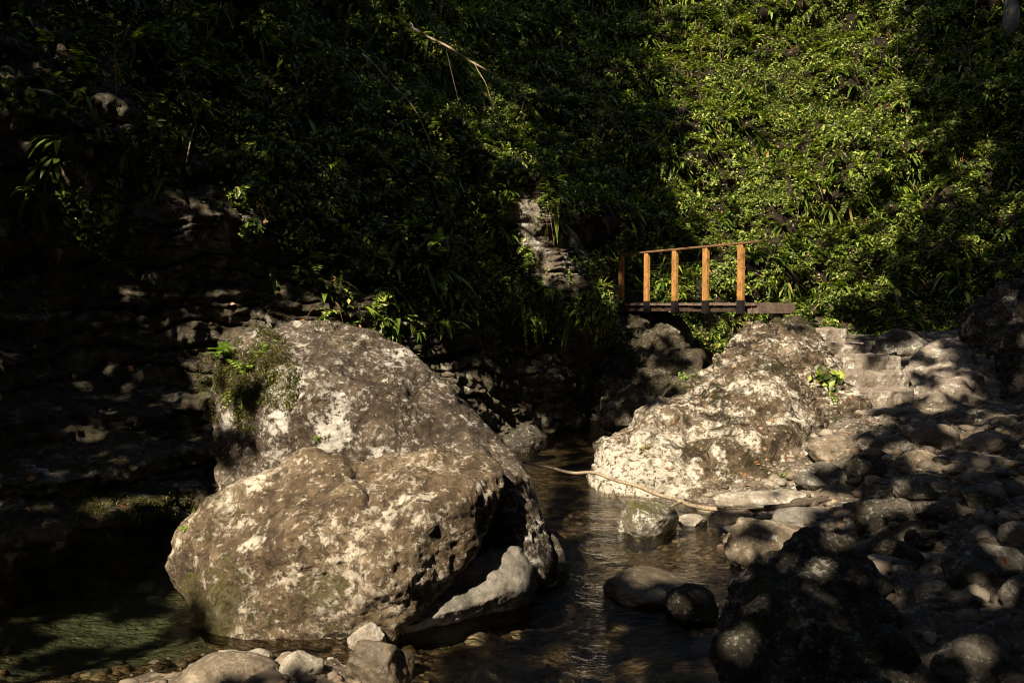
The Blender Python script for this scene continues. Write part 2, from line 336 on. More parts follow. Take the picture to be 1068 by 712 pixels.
# ------------------------------------------------------------------ terrain
XR_Y = [-8, 3, 4, 5, 6, 7, 8, 9, 9.6, 11, 12, 14, 17, 24]
XR_X = [0.8, 0.9, 1.05, 1.25, 1.6, 1.85, 1.95, 1.85, 1.9, 2.3, 2.6, 3.2, 4.2, 5.5]
XL_Y = [-8, 3, 5, 6.5, 8.2, 10.5, 12.6, 13.9, 24]
XL_X = [-8.5, -8.2, -7.6, -7.0, -5.6, -3.0, -1.0, 0.6, 8]
def gz(x, y, detail=True):
    x = np.asarray(x, float); y = np.asarray(y, float)
    d = x - np.interp(y, XR_Y, XR_X)
    bank = -0.06 + 0.34 * np.minimum(d, 2.2) + 0.05 * np.clip(d - 2.2, 0, 10)
    bank = bank + sstep(10.3, 12.8, y) * sstep(2.6, 3.8, x) * 0.66 + sstep(13.5, 18, y) * sstep(3.5, 6, x) * 0.1
    bank = bank + sstep(8, 13, x) * 1.0
    dl = np.minimum(-d, 6)
    bed = -0.06 - 0.17 * sstep(0, 0.8, dl) - 0.50 * np.exp(-(((x + 3.4) / 1.7) ** 2 + ((y - 6.6) / 1.5) ** 2))
    bed = bed + 0.27 * np.exp(-(((x + 1.35) / 1.3) ** 2 + ((y - 4.55) / 0.75) ** 2)) + 0.13 * np.exp(-(((x + 3.2) / 1.6) ** 2 + ((y - 4.7) / 0.7) ** 2))
    dl2 = np.interp(y, XL_Y, XL_X) + 0.7 - x
    bed = bed + 0.35 * np.clip(dl2, 0, 2)
    z = np.where(d > 0, bank, bed)
    if detail:
        p = np.stack([x, y, np.zeros_like(x)], -1).reshape(-1, 3)
        n = (0.06 * fbm(p * 1.3, 4, 5) + 0.03 * ridge(p * 4.0, 3, 9)).reshape(x.shape)
        z = z + np.where(d > 0, n * (0.6 + 0.8 * np.clip(d, 0, 1)), n * 0.5)
    return z

xs = np.concatenate([np.linspace(-16, -6, 40), np.linspace(-5.95, 7, 430), np.linspace(7.05, 18, 50)])
ys = np.concatenate([np.linspace(-14, 3.4, 40), np.linspace(3.43, 13, 380), np.linspace(13.05, 26, 90)])
GX, GY = np.meshgrid(xs, ys, indexing='ij')
GZ = gz(GX, GY)
V = np.stack([GX, GY, GZ], -1).reshape(-1, 3)
Fg = grid_faces(len(xs), len(ys))
# one sheet, two materials: bed of the stream and earth of the bank
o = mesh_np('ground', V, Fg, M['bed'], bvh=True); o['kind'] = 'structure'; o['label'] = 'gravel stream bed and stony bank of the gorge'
o.data.materials.append(M['ground'])
fc = V[Fg].mean(1)
dd = fc[:, 0] - np.interp(fc[:, 1], XR_Y, XR_X) + 0.12 * fbm(fc * 3, 3, 31)
o.data.polygons.foreach_set('material_index', (dd > 0.12).astype(np.int32)); o.data.update()

# water sheet
wx = np.linspace(-12, 6, 160); wy = np.linspace(-10, 20, 240)
WX, WY = np.meshgrid(wx, wy, indexing='ij'); wp = np.stack([WX, WY, np.zeros_like(WX)], -1).reshape(-1, 3)
wz = 0.006 * fbm(wp * np.array([1.5, 3, 1]), 3, 71)
wp[:, 2] = wz
o = mesh_np('water', wp, grid_faces(160, 240), M['water']); o['kind'] = 'structure'; o['label'] = 'clear shallow stream water with ripples'

# ------------------------------------------------------------------ gorge wall (swept strata)
BX = np.array([-13, -9.0, -7.2, -5.6, -3.0, -1.0, 0.6, 2.0, 3.4, 5.0, 8.0, 11.0, 14.0, 18.0])
BY = np.array([0.0, 5.0, 7.2, 8.6, 10.8, 12.8, 14.1, 15.4, 16.9, 17.5, 17.0, 15.3, 12.0, 6.0])
seg = np.concatenate([[0], np.cumsum(np.hypot(np.diff(BX), np.diff(BY)))])
NS, NH = 760, 330
sv = np.concatenate([np.linspace(0, 7.8, 90), np.linspace(7.83, 27, 560), np.linspace(27.08, seg[-1], NS - 650)])
def smooth1(a, k=15):
    p_ = np.pad(a, k, mode='edge'); return np.convolve(p_, np.ones(2 * k + 1) / (2 * k + 1), 'valid')
bx, by = smooth1(np.interp(sv, seg, BX)), smooth1(np.interp(sv, seg, BY))
tx, ty = np.gradient(bx, sv), np.gradient(by, sv); tl_ = np.hypot(tx, ty); tx /= tl_; ty /= tl_
nx, ny = -ty, tx                      # away from the stream
hv = np.concatenate([np.linspace(-0.6, 3.2, 150), np.linspace(3.23, 9.5, 140), np.linspace(9.6, 15, NH - 290)])
SS, HH = np.meshgrid(sv, hv, indexing='ij')
# how vegetated/sloping: 0 = rock wall (left), 1 = slope (right)
rt = sstep(18.0, 23.5, SS)
back_rock = 0.10 * HH + 0.55 * np.clip(HH - 3.2, 0, None) * sstep(6, 14, SS) + 0.18 * np.clip(HH - 5.5, 0, None)
back_slope = 0.25 * HH + 0.55 * np.clip(HH - 1.2, 0, None)
back = back_rock * (1 - rt) + back_slope * rt
# wet ledges at the foot of the left wall
ledge = sum(0.55 * sstep(h0 + 0.25, h0, HH) for h0 in (0.16, 0.55, 1.0)) * sstep(16.5, 12, SS)
q = np.stack([bx[:, None] + 0 * HH, by[:, None] + 0 * HH, HH], -1).reshape(-1, 3)
warp = (0.30 * fbm(q * 0.5, 3, 3) + 0.07 * fbm(q * 2.1, 3, 6)).reshape(HH.shape)
def strata(thick, seed, amp):
    l = (HH + warp + 0.03 * SS) / thick; k = np.floor(l); f = l - k
    blk = np.floor(SS / (thick * 3.2) + _hash(k, k * 0, k * 0, seed + 1) * 7)
    r = _hash(k, blk, k * 0, seed); r2 = _hash(k, k * 0, k * 0 + 5, seed)
    edge = sstep(0, 0.10, f) * sstep(1, 0.90, f)
    bf = SS / (thick * 3.2) + _hash(k, k * 0, k * 0, seed + 1) * 7; bf = bf - np.floor(bf); edge = edge * (0.7 + 0.3 * sstep(0, 0.06, bf) * sstep(1, 0.94, bf))
    return amp * (0.55 * r + 0.45 * r2) * edge
st_amt = (1 - 0.8 * rt) * (0.5 + 0.5 * sstep(12, 15, SS)) * (1 - 0.9 * sstep(14, 18, SS) * sstep(2.0, 3.2, HH) * (1 - np.exp(-((SS - 20.1) / 1.2) ** 2)))
disp = (strata(0.62, 1, 0.36) + strata(0.24, 2, 0.24) + strata(0.12, 4, 0.13)) * st_amt
disp += (0.22 * ridge(q * np.array([1.1, 1.1, 0.8]), 4, 17) * sstep(15, 12, SS).ravel() + 0.50 * fbm(q * 0.42, 3, 11) + 0.10 * fbm(q * 2.2, 4, 13) + 0.04 * ridge(q * 6, 2, 14)).reshape(HH.shape)
disp += (0.62 * fbm(q * 0.95, 3, 15)).reshape(HH.shape) * sstep(13, 20, SS) * sstep(1.6, 3.0, HH)
off = back - ledge - disp
off = off - (0.95 - 0.25 * (HH - 3.5)) * np.exp(-((SS - 20.1 + 0.25 * (HH - 3.5)) / 0.75) ** 2) * sstep(1.4, 2.4, HH) * sstep(6.2, 4.8, HH)
off = off + 0.9 * np.exp(-((bx[:, None] - 2.35) / 0.6) ** 2) * sstep(1.6, 2.1, HH) * sstep(4.6, 3.4, HH)
wallV = np.stack([bx[:, None] + nx[:, None] * off, by[:, None] + ny[:, None] * off, HH + 0.04 * fbm(q * 3, 2, 19).reshape(HH.shape)], -1)
WV = wallV.reshape(-1, 3)
o = mesh_np('gorge_wall', WV, grid_faces(NS, NH)[:, ::-1], M['cliff'], bvh=True)
o['kind'] = 'structure'; o['label'] = 'layered rock wall and steep slope of the gorge'
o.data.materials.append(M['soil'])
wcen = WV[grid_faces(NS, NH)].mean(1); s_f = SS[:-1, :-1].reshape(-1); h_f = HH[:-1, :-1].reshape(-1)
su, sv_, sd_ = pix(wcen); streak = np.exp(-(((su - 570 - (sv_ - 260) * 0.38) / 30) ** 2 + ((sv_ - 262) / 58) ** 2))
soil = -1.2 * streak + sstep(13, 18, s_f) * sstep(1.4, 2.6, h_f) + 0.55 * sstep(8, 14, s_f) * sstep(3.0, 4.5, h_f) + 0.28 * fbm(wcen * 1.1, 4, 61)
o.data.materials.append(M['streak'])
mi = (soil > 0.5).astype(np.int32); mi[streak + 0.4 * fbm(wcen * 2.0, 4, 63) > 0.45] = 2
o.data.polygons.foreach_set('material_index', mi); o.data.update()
# opposite side of the gorge, behind the viewer
ox = np.linspace(-26, 26, 90); oh = np.linspace(-1, 13, 40)
OX, OH = np.meshgrid(ox, oh, indexing='ij'); q2 = np.stack([OX, OH * 0, OH], -1).reshape(-1, 3)
OYv = -11 - 0.5 * OH - (0.9 * fbm(q2 * 0.3, 4, 41)).reshape(OX.shape)
o = mesh_np('far_bank', np.stack([OX, OYv, OH], -1).reshape(-1, 3), grid_faces(90, 40), M['cliff'])
o['kind'] = 'structure'; o['label'] = 'opposite side of the gorge behind the viewer'

# ------------------------------------------------------------------ rocks
def hull_rock(lobes, voxel, smooth_it=6, disp=(0.06, 0.03, 0.012), seed=0, freq=1.0, strat=0.0):
    """union of convex lobes (lists of world points) -> remeshed, smoothed, displaced; returns V, F (quads/tri as tris)"""
    bm = bmesh.new()
    for pts in lobes:
        b2 = bmesh.new()
        for p in pts: b2.verts.new(p)
        r = bmesh.ops.convex_hull(b2, input=b2.verts)
        dead = [g for g in r['geom_interior'] if isinstance(g, bmesh.types.BMVert)] + [g for g in r['geom_unused'] if isinstance(g, bmesh.types.BMVert)]
        bmesh.ops.delete(b2, geom=list(set(dead)), context='VERTS')
        bmesh.ops.recalc_face_normals(b2, faces=b2.faces)
        tmp = bpy.data.meshes.new('t'); b2.to_mesh(tmp); b2.free(); bm.from_mesh(tmp); bpy.data.meshes.remove(tmp)
    me = bpy.data.meshes.new('t'); bm.to_mesh(me); bm.free()
    ob = bpy.data.objects.new('t', me); C.objects.link(ob)
    md = ob.modifiers.new('r', 'REMESH'); md.mode = 'VOXEL'; md.voxel_size = voxel
    dg = bpy.context.evaluated_depsgraph_get(); ev = ob.evaluated_get(dg)
    m2 = bpy.data.meshes.new_from_object(ev)
    bpy.data.objects.remove(ob); bpy.data.meshes.remove(me)
    n = len(m2.vertices); Vv = np.empty(n * 3, np.float32); m2.vertices.foreach_get('co', Vv); Vv = Vv.reshape(-1, 3).astype(float)
    E = np.empty(len(m2.edges) * 2, np.int32); m2.edges.foreach_get('vertices', E); E = E.reshape(-1, 2)
    F = np.array([list(p.vertices) for p in m2.polygons], np.int32)
    bpy.data.meshes.remove(m2)
    deg = np.bincount(E.ravel(), minlength=n).astype(float)[:, None]
    def smo(A, it):
        for _ in range(it):
            s = np.zeros_like(A)
            for k in range(A.shape[1]):
                s[:, k] = np.bincount(E[:, 0], A[E[:, 1], k], n) + np.bincount(E[:, 1], A[E[:, 0], k], n)
            A = 0.4 * A + 0.6 * s / deg
        return A
    Vv = smo(Vv, smooth_it)
    fn = np.cross(Vv[F[:, 2]] - Vv[F[:, 0]], Vv[F[:, 3]] - Vv[F[:, 1]]) if F.shape[1] == 4 else np.cross(Vv[F[:, 1]] - Vv[F[:, 0]], Vv[F[:, 2]] - Vv[F[:, 0]])
    vn = np.zeros_like(Vv)
    for k in range(F.shape[1]):
        for c in range(3): vn[:, c] += np.bincount(F[:, k], fn[:, c], n)
    vn /= np.linalg.norm(vn, axis=1)[:, None] + 1e-9
    vn = smo(vn, 4); vn /= np.linalg.norm(vn, axis=1)[:, None] + 1e-9
    q = Vv * freq
    h = disp[0] * fbm(q * 1.5, 3, seed) + disp[1] * fbm(q * 5, 4, seed + 20)
    h = h + disp[2] * ridge(q * 12, 3, seed + 40)
    pit = np.clip(-vnoise(q * 9 + 5, seed + 60) - 0.45, 0, 1); h = h - pit * disp[1] * 1.6
    if strat:
        l = (Vv @ np.array([0.25, 0.3, 0.92])) * 6.5 + 0.8 * vnoise(q * 1.7, seed + 70); f = l - np.floor(l)
        h = h - strat * sstep(0.25, 0.0, np.abs(f - 0.5)) * sstep(-0.2, 0.4, vnoise(q * 1.2, seed + 71))
    return Vv + vn * h[:, None], F

def add_rock(name, lobes, mat, label, cat='boulder', group=None, voxel=0.022, **kw):
    Vv, F = hull_rock(lobes, voxel, **kw)
    og = np.array([Vv[:, 0].mean(), Vv[:, 1].mean(), Vv[:, 2].min()])
    o = mesh_np(name, Vv, F, mat, origin=og, bvh=True)
    return tag(o, label, cat, group)

def L(*pts): return [P(*p) for p in pts]

# big boulder, rear block
upper_lobes = [
    L((212, 430, 7.0), (220, 392, 7.0), (238, 362, 7.2), (268, 343, 7.2), (300, 333, 7.4), (345, 332, 7.4), (390, 344, 7.4),
      (432, 372, 7.3), (460, 402, 7.2), (500, 436, 7.0), (300, 385, 6.5), (330, 440, 6.35), (285, 455, 6.45), (420, 420, 6.6),
      (235, 470, 6.8), (245, 560, 6.6), (420, 560, 6.2), (500, 560, 6.3),
      (300, 345, 8.6), (400, 360, 8.7), (470, 420, 8.6), (260, 380, 8.4), (300, 540, 8.6), (520, 520, 8.5), (250, 540, 8.0)),
    L((440, 395, 7.1), (500, 436, 6.9), (535, 466, 6.7), (556, 500, 6.5), (562, 545, 6.3), (578, 592, 6.1), (545, 610, 5.9), (525, 590, 5.95),
      (470, 480, 6.4), (525, 500, 6.15), (430, 600, 6.2), (585, 600, 6.5), (560, 560, 7.4), (530, 480, 7.6), (450, 560, 7.6)),
]
add_rock('boulder', upper_lobes, M['upper'], 'tall grey lichen spotted boulder, the rear and higher of the two big ones', voxel=0.022,
         smooth_it=6, disp=(0.055, 0.020, 0.012), seed=3, strat=0.02)
lower_lobes = [
    L((166, 588, 5.75), (185, 550, 5.75), (215, 528, 5.75), (250, 508, 5.8), (300, 480, 5.9), (330, 471, 5.95), (362, 480, 5.95), (378, 520, 5.35),
      (180, 610, 5.6), (200, 640, 5.45), (235, 668, 5.25), (300, 676, 5.2), (360, 672, 5.2), (320, 560, 5.1), (240, 590, 5.2), (390, 600, 5.05),
      (230, 600, 6.6), (330, 490, 6.7), (390, 600, 6.6), (200, 620, 6.4)),
    L((355, 486, 5.95), (400, 482, 5.95), (440, 473, 6.0), (490, 468, 6.0), (518, 472, 6.0), (528, 488, 5.9), (526, 515, 5.75), (508, 545, 5.6), (485, 575, 5.4), (468, 592, 5.35),
      (420, 640, 5.15), (400, 672, 5.2), (350, 676, 5.2), (360, 560, 5.15), (440, 530, 5.25), (480, 520, 5.35), (390, 600, 5.0),
      (400, 490, 6.8), (490, 480, 6.7), (440, 640, 6.0), (380, 640, 6.4)),
]
add_rock('boulder', lower_lobes, M['lower'], 'broad tan boulder with saddle top, the front and lower of the two big ones', voxel=0.02,
         smooth_it=6, disp=(0.065, 0.020, 0.012), seed=8)
add_rock('rock_slab', [L((408, 660, 5.15), (430, 628, 5.35), (470, 596, 5.55), (515, 572, 5.75), (540, 568, 5.8), (556, 590, 5.75), (545, 612, 5.55), (500, 630, 5.4), (450, 645, 5.25),
                         (420, 690, 5.4), (560, 640, 5.9), (480, 640, 6.0))], M['slab'],
         'smooth grey sloping slab under the overhang of the tan boulder', 'rock', voxel=0.016, smooth_it=5, disp=(0.03, 0.02, 0.012), seed=15, strat=0.015)
add_rock('rock', [L((560, 560, 6.3), (575, 552, 6.35), (590, 575, 6.3), (592, 600, 6.2), (560, 612, 6.1), (545, 600, 6.1), (570, 620, 6.5), (560, 600, 6.8))], M['darkstone'],
         'small dark rock at the right foot of the tall grey boulder', 'rock', voxel=0.016, smooth_it=4, disp=(0.03, 0.02, 0.01), seed=17)
# cream boulder under the bridge
cream_lobes = [
    L((610, 482, 9.75), (614, 500, 9.6), (640, 516, 9.35), (700, 526, 9.0), (730, 520, 8.9), (622, 460, 9.9), (645, 447, 10.0), (690, 415, 10.4), (735, 470, 9.2), (660, 470, 9.45),
      (640, 500, 10.8), (700, 480, 11.4), (740, 440, 10.4)),
    L((680, 422, 10.4), (720, 388, 11.0), (762, 352, 11.7), (785, 334, 12.1), (802, 326, 12.4), (832, 328, 12.6), (850, 345, 12.2), (880, 372, 11.7), (896, 410, 11.0), (897, 440, 10.4),
      (880, 470, 9.6), (850, 492, 9.2), (800, 512, 8.9), (730, 520, 8.9), (770, 420, 9.95), (820, 400, 10.3), (740, 470, 9.2), (810, 460, 9.35), (860, 430, 10.0),
      (760, 480, 12.6), (800, 340, 13.2), (860, 360, 13.0), (890, 460, 12.0), (700, 460, 11.8)),
]
add_rock('boulder', cream_lobes, M['cream'], 'pale cream pitted boulder carrying the right end of the footbridge', voxel=0.026, smooth_it=7,
         disp=(0.14, 0.042, 0.014), seed=22, strat=0.07)
add_rock('rock_bank', [L((632, 345, 16.4), (655, 326, 16.9), (690, 326, 16.6), (712, 345, 15.6), (735, 392, 14.2), (730, 450, 13.2), (680, 452, 13.2), (632, 440, 13.8), (625, 400, 14.8), (680, 400, 14.0),
   (660, 360, 18.5), (720, 360, 18.0), (740, 440, 16.5), (620, 440, 16.5))], M['cliff'],
         'brown sloping rock bank under the left end of the footbridge', 'rock', voxel=0.035, smooth_it=4, disp=(0.14, 0.07, 0.03), seed=71, strat=0.05)
# outcrop beside the steps
add_rock('rock_outcrop', [L((925, 400, 11.6), (940, 378, 12.0), (960, 364, 12.3), (995, 358, 12.4), (1030, 372, 12.2), (1052, 400, 11.6), (1055, 450, 10.6), (985, 452, 10.2), (955, 440, 10.5), (965, 400, 11.1), (1010, 405, 10.9),
                            (940, 400, 13.5), (1000, 380, 14), (1060, 420, 13.5), (980, 450, 13))], M['stair'],
         'low rounded rock outcrop right beside the stone steps', 'rock', voxel=0.026, smooth_it=6, disp=(0.11, 0.05, 0.02), seed=31, strat=0.03)
add_rock('rock', [L((912, 372, 13.0), (914, 352, 13.1), (930, 346, 13.2), (952, 345, 13.2), (964, 360, 13.0), (955, 380, 12.8), (925, 385, 12.8), (930, 360, 14), (955, 365, 14))], M['greystone'],
         'grey rock sitting at the top of the stone steps', 'rock', voxel=0.025, smooth_it=4, disp=(0.08, 0.04, 0.015), seed=35)
add_rock('dark_rock', [L((1003, 350, 12.6), (1020, 322, 12.6), (1045, 300, 12.4), (1100, 270, 12.0), (1200, 280, 11.5), (1200, 460, 10.0), (1070, 450, 10.5), (1050, 420, 11.0), (1020, 380, 12.0),
                         (1040, 340, 15), (1200, 300, 15), (1200, 460, 14))], M['darkstone'],
         'dark rock face leaning in at the right edge beyond the outcrop', 'rock', voxel=0.04, smooth_it=5, disp=(0.16, 0.08, 0.03), seed=37)
# big dark boulder in the right foreground
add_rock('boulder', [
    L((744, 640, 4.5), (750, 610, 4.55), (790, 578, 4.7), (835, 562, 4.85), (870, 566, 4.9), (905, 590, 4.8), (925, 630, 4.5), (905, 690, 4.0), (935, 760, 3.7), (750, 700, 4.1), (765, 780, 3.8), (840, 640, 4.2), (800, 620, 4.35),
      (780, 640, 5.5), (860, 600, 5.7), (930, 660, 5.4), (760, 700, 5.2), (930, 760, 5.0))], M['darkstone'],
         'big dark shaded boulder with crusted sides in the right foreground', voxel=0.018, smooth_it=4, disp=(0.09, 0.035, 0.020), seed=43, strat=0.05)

# ---- loose stones from picture boxes
def ground_hit(u, v):
    d = ray(u, v); ts = np.linspace(3.0, 18, 900)
    pts = CAM + d * (ts / d[1])[:, None]
    g = np.maximum(gz(pts[:, 0], pts[:, 1], False), -0.02)
    k = np.argmax(pts[:, 2] < g)
    return pts[k]
def unit_rock(sub, seed, cuts=9, flat=0.72):
    bm = bmesh.new(); bmesh.ops.create_icosphere(bm, subdivisions=sub, radius=1.0)
    V = np.array([v.co[:] for v in bm.verts]); F = np.array([[v.index for v in f.verts] for f in bm.faces], np.int32); bm.free()
    r = np.random.default_rng(seed)
    for _ in range(cuts):
        n = r.normal(size=3); n /= np.linalg.norm(n); d = r.uniform(flat - 0.12, flat + 0.18)
        ex = np.maximum(0, V @ n - d); V = V - np.outer(ex, n) * 0.9
    nrm = V / np.linalg.norm(V, axis=1)[:, None]
    V = V + nrm * (0.10 * fbm(V * 1.3 + seed, 3, seed) + 0.035 * fbm(V * 4.5 + seed, 3, seed + 9) + 0.016 * ridge(V * 10 + seed, 2, seed + 13))[:, None]
    lo, hi = V.min(0), V.max(0)
    return (V - (lo + hi) / 2) / ((hi - lo) / 2), F
def box_rock(u0, v0, u1, v1, mat, label, seed, depth=0.9, sub=5, sink=0.25, cuts=9, name='rock', Y=None, tilt=0.0, group=None):
    hp = v1 - v0
    b = ground_hit((u0 + u1) / 2, v1 - 0.1 * hp)
    Yb = b[1] if Y is None else Y
    wid = (u1 - u0) / FPX * Yb
    dep = wid * depth
    Yc = Yb + dep * 0.45
    top = P((u0 + u1) / 2, v0, Yc); bot = P((u0 + u1) / 2, v1, Yb)
    zt, zb = top[2], bot[2] - sink * (top[2] - bot[2])
    cx = P((u0 + u1) / 2, v1, Yc)[0]; wid = (u1 - u0) / FPX * Yc
    V, F = unit_rock(sub, seed, cuts)
    a = np.random.default_rng(seed).uniform(-0.3, 0.3)
    X = np.stack([V[:, 0] * wid / 2, V[:, 1] * dep / 2, V[:, 2] * max(0.03, (zt - zb) / 2)], -1)
    ca, sa = math.cos(tilt), math.sin(tilt)
    X = np.stack([X[:, 0] * ca - X[:, 2] * sa, X[:, 1], X[:, 0] * sa + X[:, 2] * ca], -1)
    ctr = np.array([cx, Yc, (zt + zb) / 2])
    og = ctr - np.array([0, 0, (zt - zb) / 2])
    o = mesh_np(name, X + ctr, F, M[mat], origin=og, bvh=True)
    return tag(o, label, 'rock', group)

ROCKS = [
 (842, 453, 893, 484, 'tanstone', 'rounded beige rock with a sunlit top below the cream boulder', 1, 0.8),
 (827, 482, 884, 513, 'greystone', 'smooth round grey brown rock just below the beige one beside the cream boulder', 2, 0.9),
 (885, 474, 930, 512, 'darkstone', 'dark upright rock right of the smooth round one', 3, 0.9),
 (905, 452, 945, 476, 'greystone', 'grey rock at the bottom of the stone steps', 4, 0.8),
 (927, 468, 982, 498, 'tanstone', 'rock with a bright rim just in front of the lowest step', 5, 0.8),
 (932, 495, 1002, 526, 'greystone', 'rock with one bright patch below the rimmed rock on the bank', 6, 0.8),
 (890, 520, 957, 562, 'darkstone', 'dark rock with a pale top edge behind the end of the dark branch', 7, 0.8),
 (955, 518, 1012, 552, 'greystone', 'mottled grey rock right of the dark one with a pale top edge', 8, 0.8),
 (742, 511, 862, 534, 'palestone', 'long flat cream slab along the foot of the cream boulder', 9, 0.35),
 (755, 541, 848, 594, 'tanstone', 'half lit tan rock leaning on the back of the big dark boulder', 10, 0.8),
 (803, 528, 872, 554, 'slab', 'flat grey slab behind the half lit tan rock', 11, 0.6),
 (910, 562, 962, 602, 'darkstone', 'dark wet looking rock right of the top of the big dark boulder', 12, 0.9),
 (983, 566, 1066, 624, 'greystone', 'large flat topped grey block at the right edge', 13, 0.8),
 (1008, 548, 1037, 571, 'palestone', 'small pale rock behind the flat topped grey block', 14, 0.9),
 (1044, 543, 1078, 571, 'palestone', 'pale rock cut by the right edge behind the flat topped block', 15, 0.9),
 (984, 616, 1028, 648, 'greystone', 'small mottled rock in front of the flat topped grey block', 16, 0.9),
 (1043, 598, 1090, 644, 'greystone', 'greenish rock cut by the right edge below the flat topped block', 17, 0.9),
 (966, 648, 1064, 724, 'greystone', 'large pale rock in the bottom right corner', 18, 0.9),
 (1044, 644, 1100, 694, 'greystone', 'rock at the right edge above the corner rock', 19, 0.9),
 (945, 550, 988, 574, 'darkstone', 'small dark rock between the dark wet one and the small pale one', 21, 0.8),
 (940, 440, 1000, 470, 'stair', 'flat stone at the foot of the outcrop where the path starts', 22, 0.6),
 (998, 448, 1064, 474, 'stair', 'flat stone in the dusty path by the right edge', 23, 0.6),
 (985, 474, 1060, 500, 'stair', 'worn flat path stone in front of the dusty path', 24, 0.7),
 (1000, 505, 1066, 535, 'greystone', 'low rock between the path stones and the pale ones at the right edge', 25, 0.8),
 (640, 523, 709, 566, 'mossystone', 'pale rounded stone with mossy patches standing alone in the shallow water', 26, 0.8),
 (706, 536, 738, 552, 'palestone', 'small pale stone under the long bare branch', 27, 0.8),
 (736, 530, 790, 552, 'tanstone', 'low stone at the waterline where the branch ends', 28, 0.7),
 (694, 610, 750, 660, 'darkstone', 'dark wet rock leaning on the smooth brown slab in the water', 30, 0.9),
 (524, 442, 567, 476, 'darkstone', 'dim rock in the water behind the gap between the boulders', 31, 0.8),
 (188, 682, 292, 730, 'tanstone', 'large tan stone at the bottom edge in front of the tan boulder', 32, 0.8),
 (292, 681, 339, 716, 'palestone', 'white stone right of the large tan one at the bottom edge', 33, 0.9),
 (360, 667, 432, 728, 'wetstone', 'dark rounded wet stone at the bottom edge', 34, 0.9),
 (362, 648, 404, 686, 'palestone', 'pale upright stone behind the dark rounded wet one', 35, 0.7),
 (484, 699, 528, 730, 'tanstone', 'small stone in the shallow water at the bottom edge', 36, 0.9),
 (250, 678, 284, 698, 'palestone', 'small white stone resting behind the large tan one', 37, 0.8),
 (224, 676, 252, 692, 'palestone', 'small white stone left of the other white one behind the large tan stone', 38, 0.8),
 (880, 650, 960, 730, 'darkstone', 'dark rock between the big dark boulder and the corner rock', 39, 0.8),
 (930, 600, 985, 650, 'greystone', 'mid sized rock on the bank right of the big dark boulder', 40, 0.8),
 (850, 505, 895, 524, 'tanstone', 'small rock behind the dark branch on the bank', 41, 0.8),
]
for (u0, v0, u1, v1, mt, lb, sd, dp) in ROCKS:
    box_rock(u0, v0, u1, v1, mt, lb, sd + 100, depth=dp)
# half sunk slab in the stream
box_rock(628, 596, 722, 642, 'wetstone', 'smooth brown slab lying half sunk in the stream', 129, depth=1.1, sink=0.3, cuts=4, name='rock_slab')
# mossy ledge at the far waterline
box_rock(62, 516, 205, 556, 'mossystone', 'long mossy ledge rock at the waterline of the left wall', 151, depth=0.5, Y=7.9, name='ledge_rock')

# ------------------------------------------------------------------ stone steps
STEPS = [(893, 962, 428, 10.35), (880, 956, 407, 10.75), (878, 952, 389, 11.15), (880, 942, 372, 11.55), (848, 912, 358, 11.95), (826, 884, 343, 12.3)]
STL = ['lowest stone step, in deep shade', 'second stone step from the bottom, with dead leaves at its left', 'third stone step from the bottom, sunlit riser',
       'fourth stone step from the bottom, narrower', 'fifth stone step from the bottom, shifted left', 'topmost stone step, next to the bridge end']
for i, (u0, u1, v, Y) in enumerate(STEPS):
    a = P(u0, v, Y); b = P(u1, v, Y); dep = 0.75; hgt = 0.36
    pts = []
    for (x, y) in ((a[0], Y), (b[0], Y + 0.05), (b[0] + 0.05, Y + dep), (a[0] - 0.1, Y + dep), ((a[0] + b[0]) / 2, Y - 0.07)):
        for z in (a[2], a[2] - hgt): pts.append((x, y, z + (0.0 if z == a[2] else -0.05)))
    add_rock('stone_step', [pts], M['stair'], STL[i], 'step', 'stone steps up to the bridge', voxel=0.02, smooth_it=3, disp=(0.03, 0.016, 0.01), seed=60 + i)

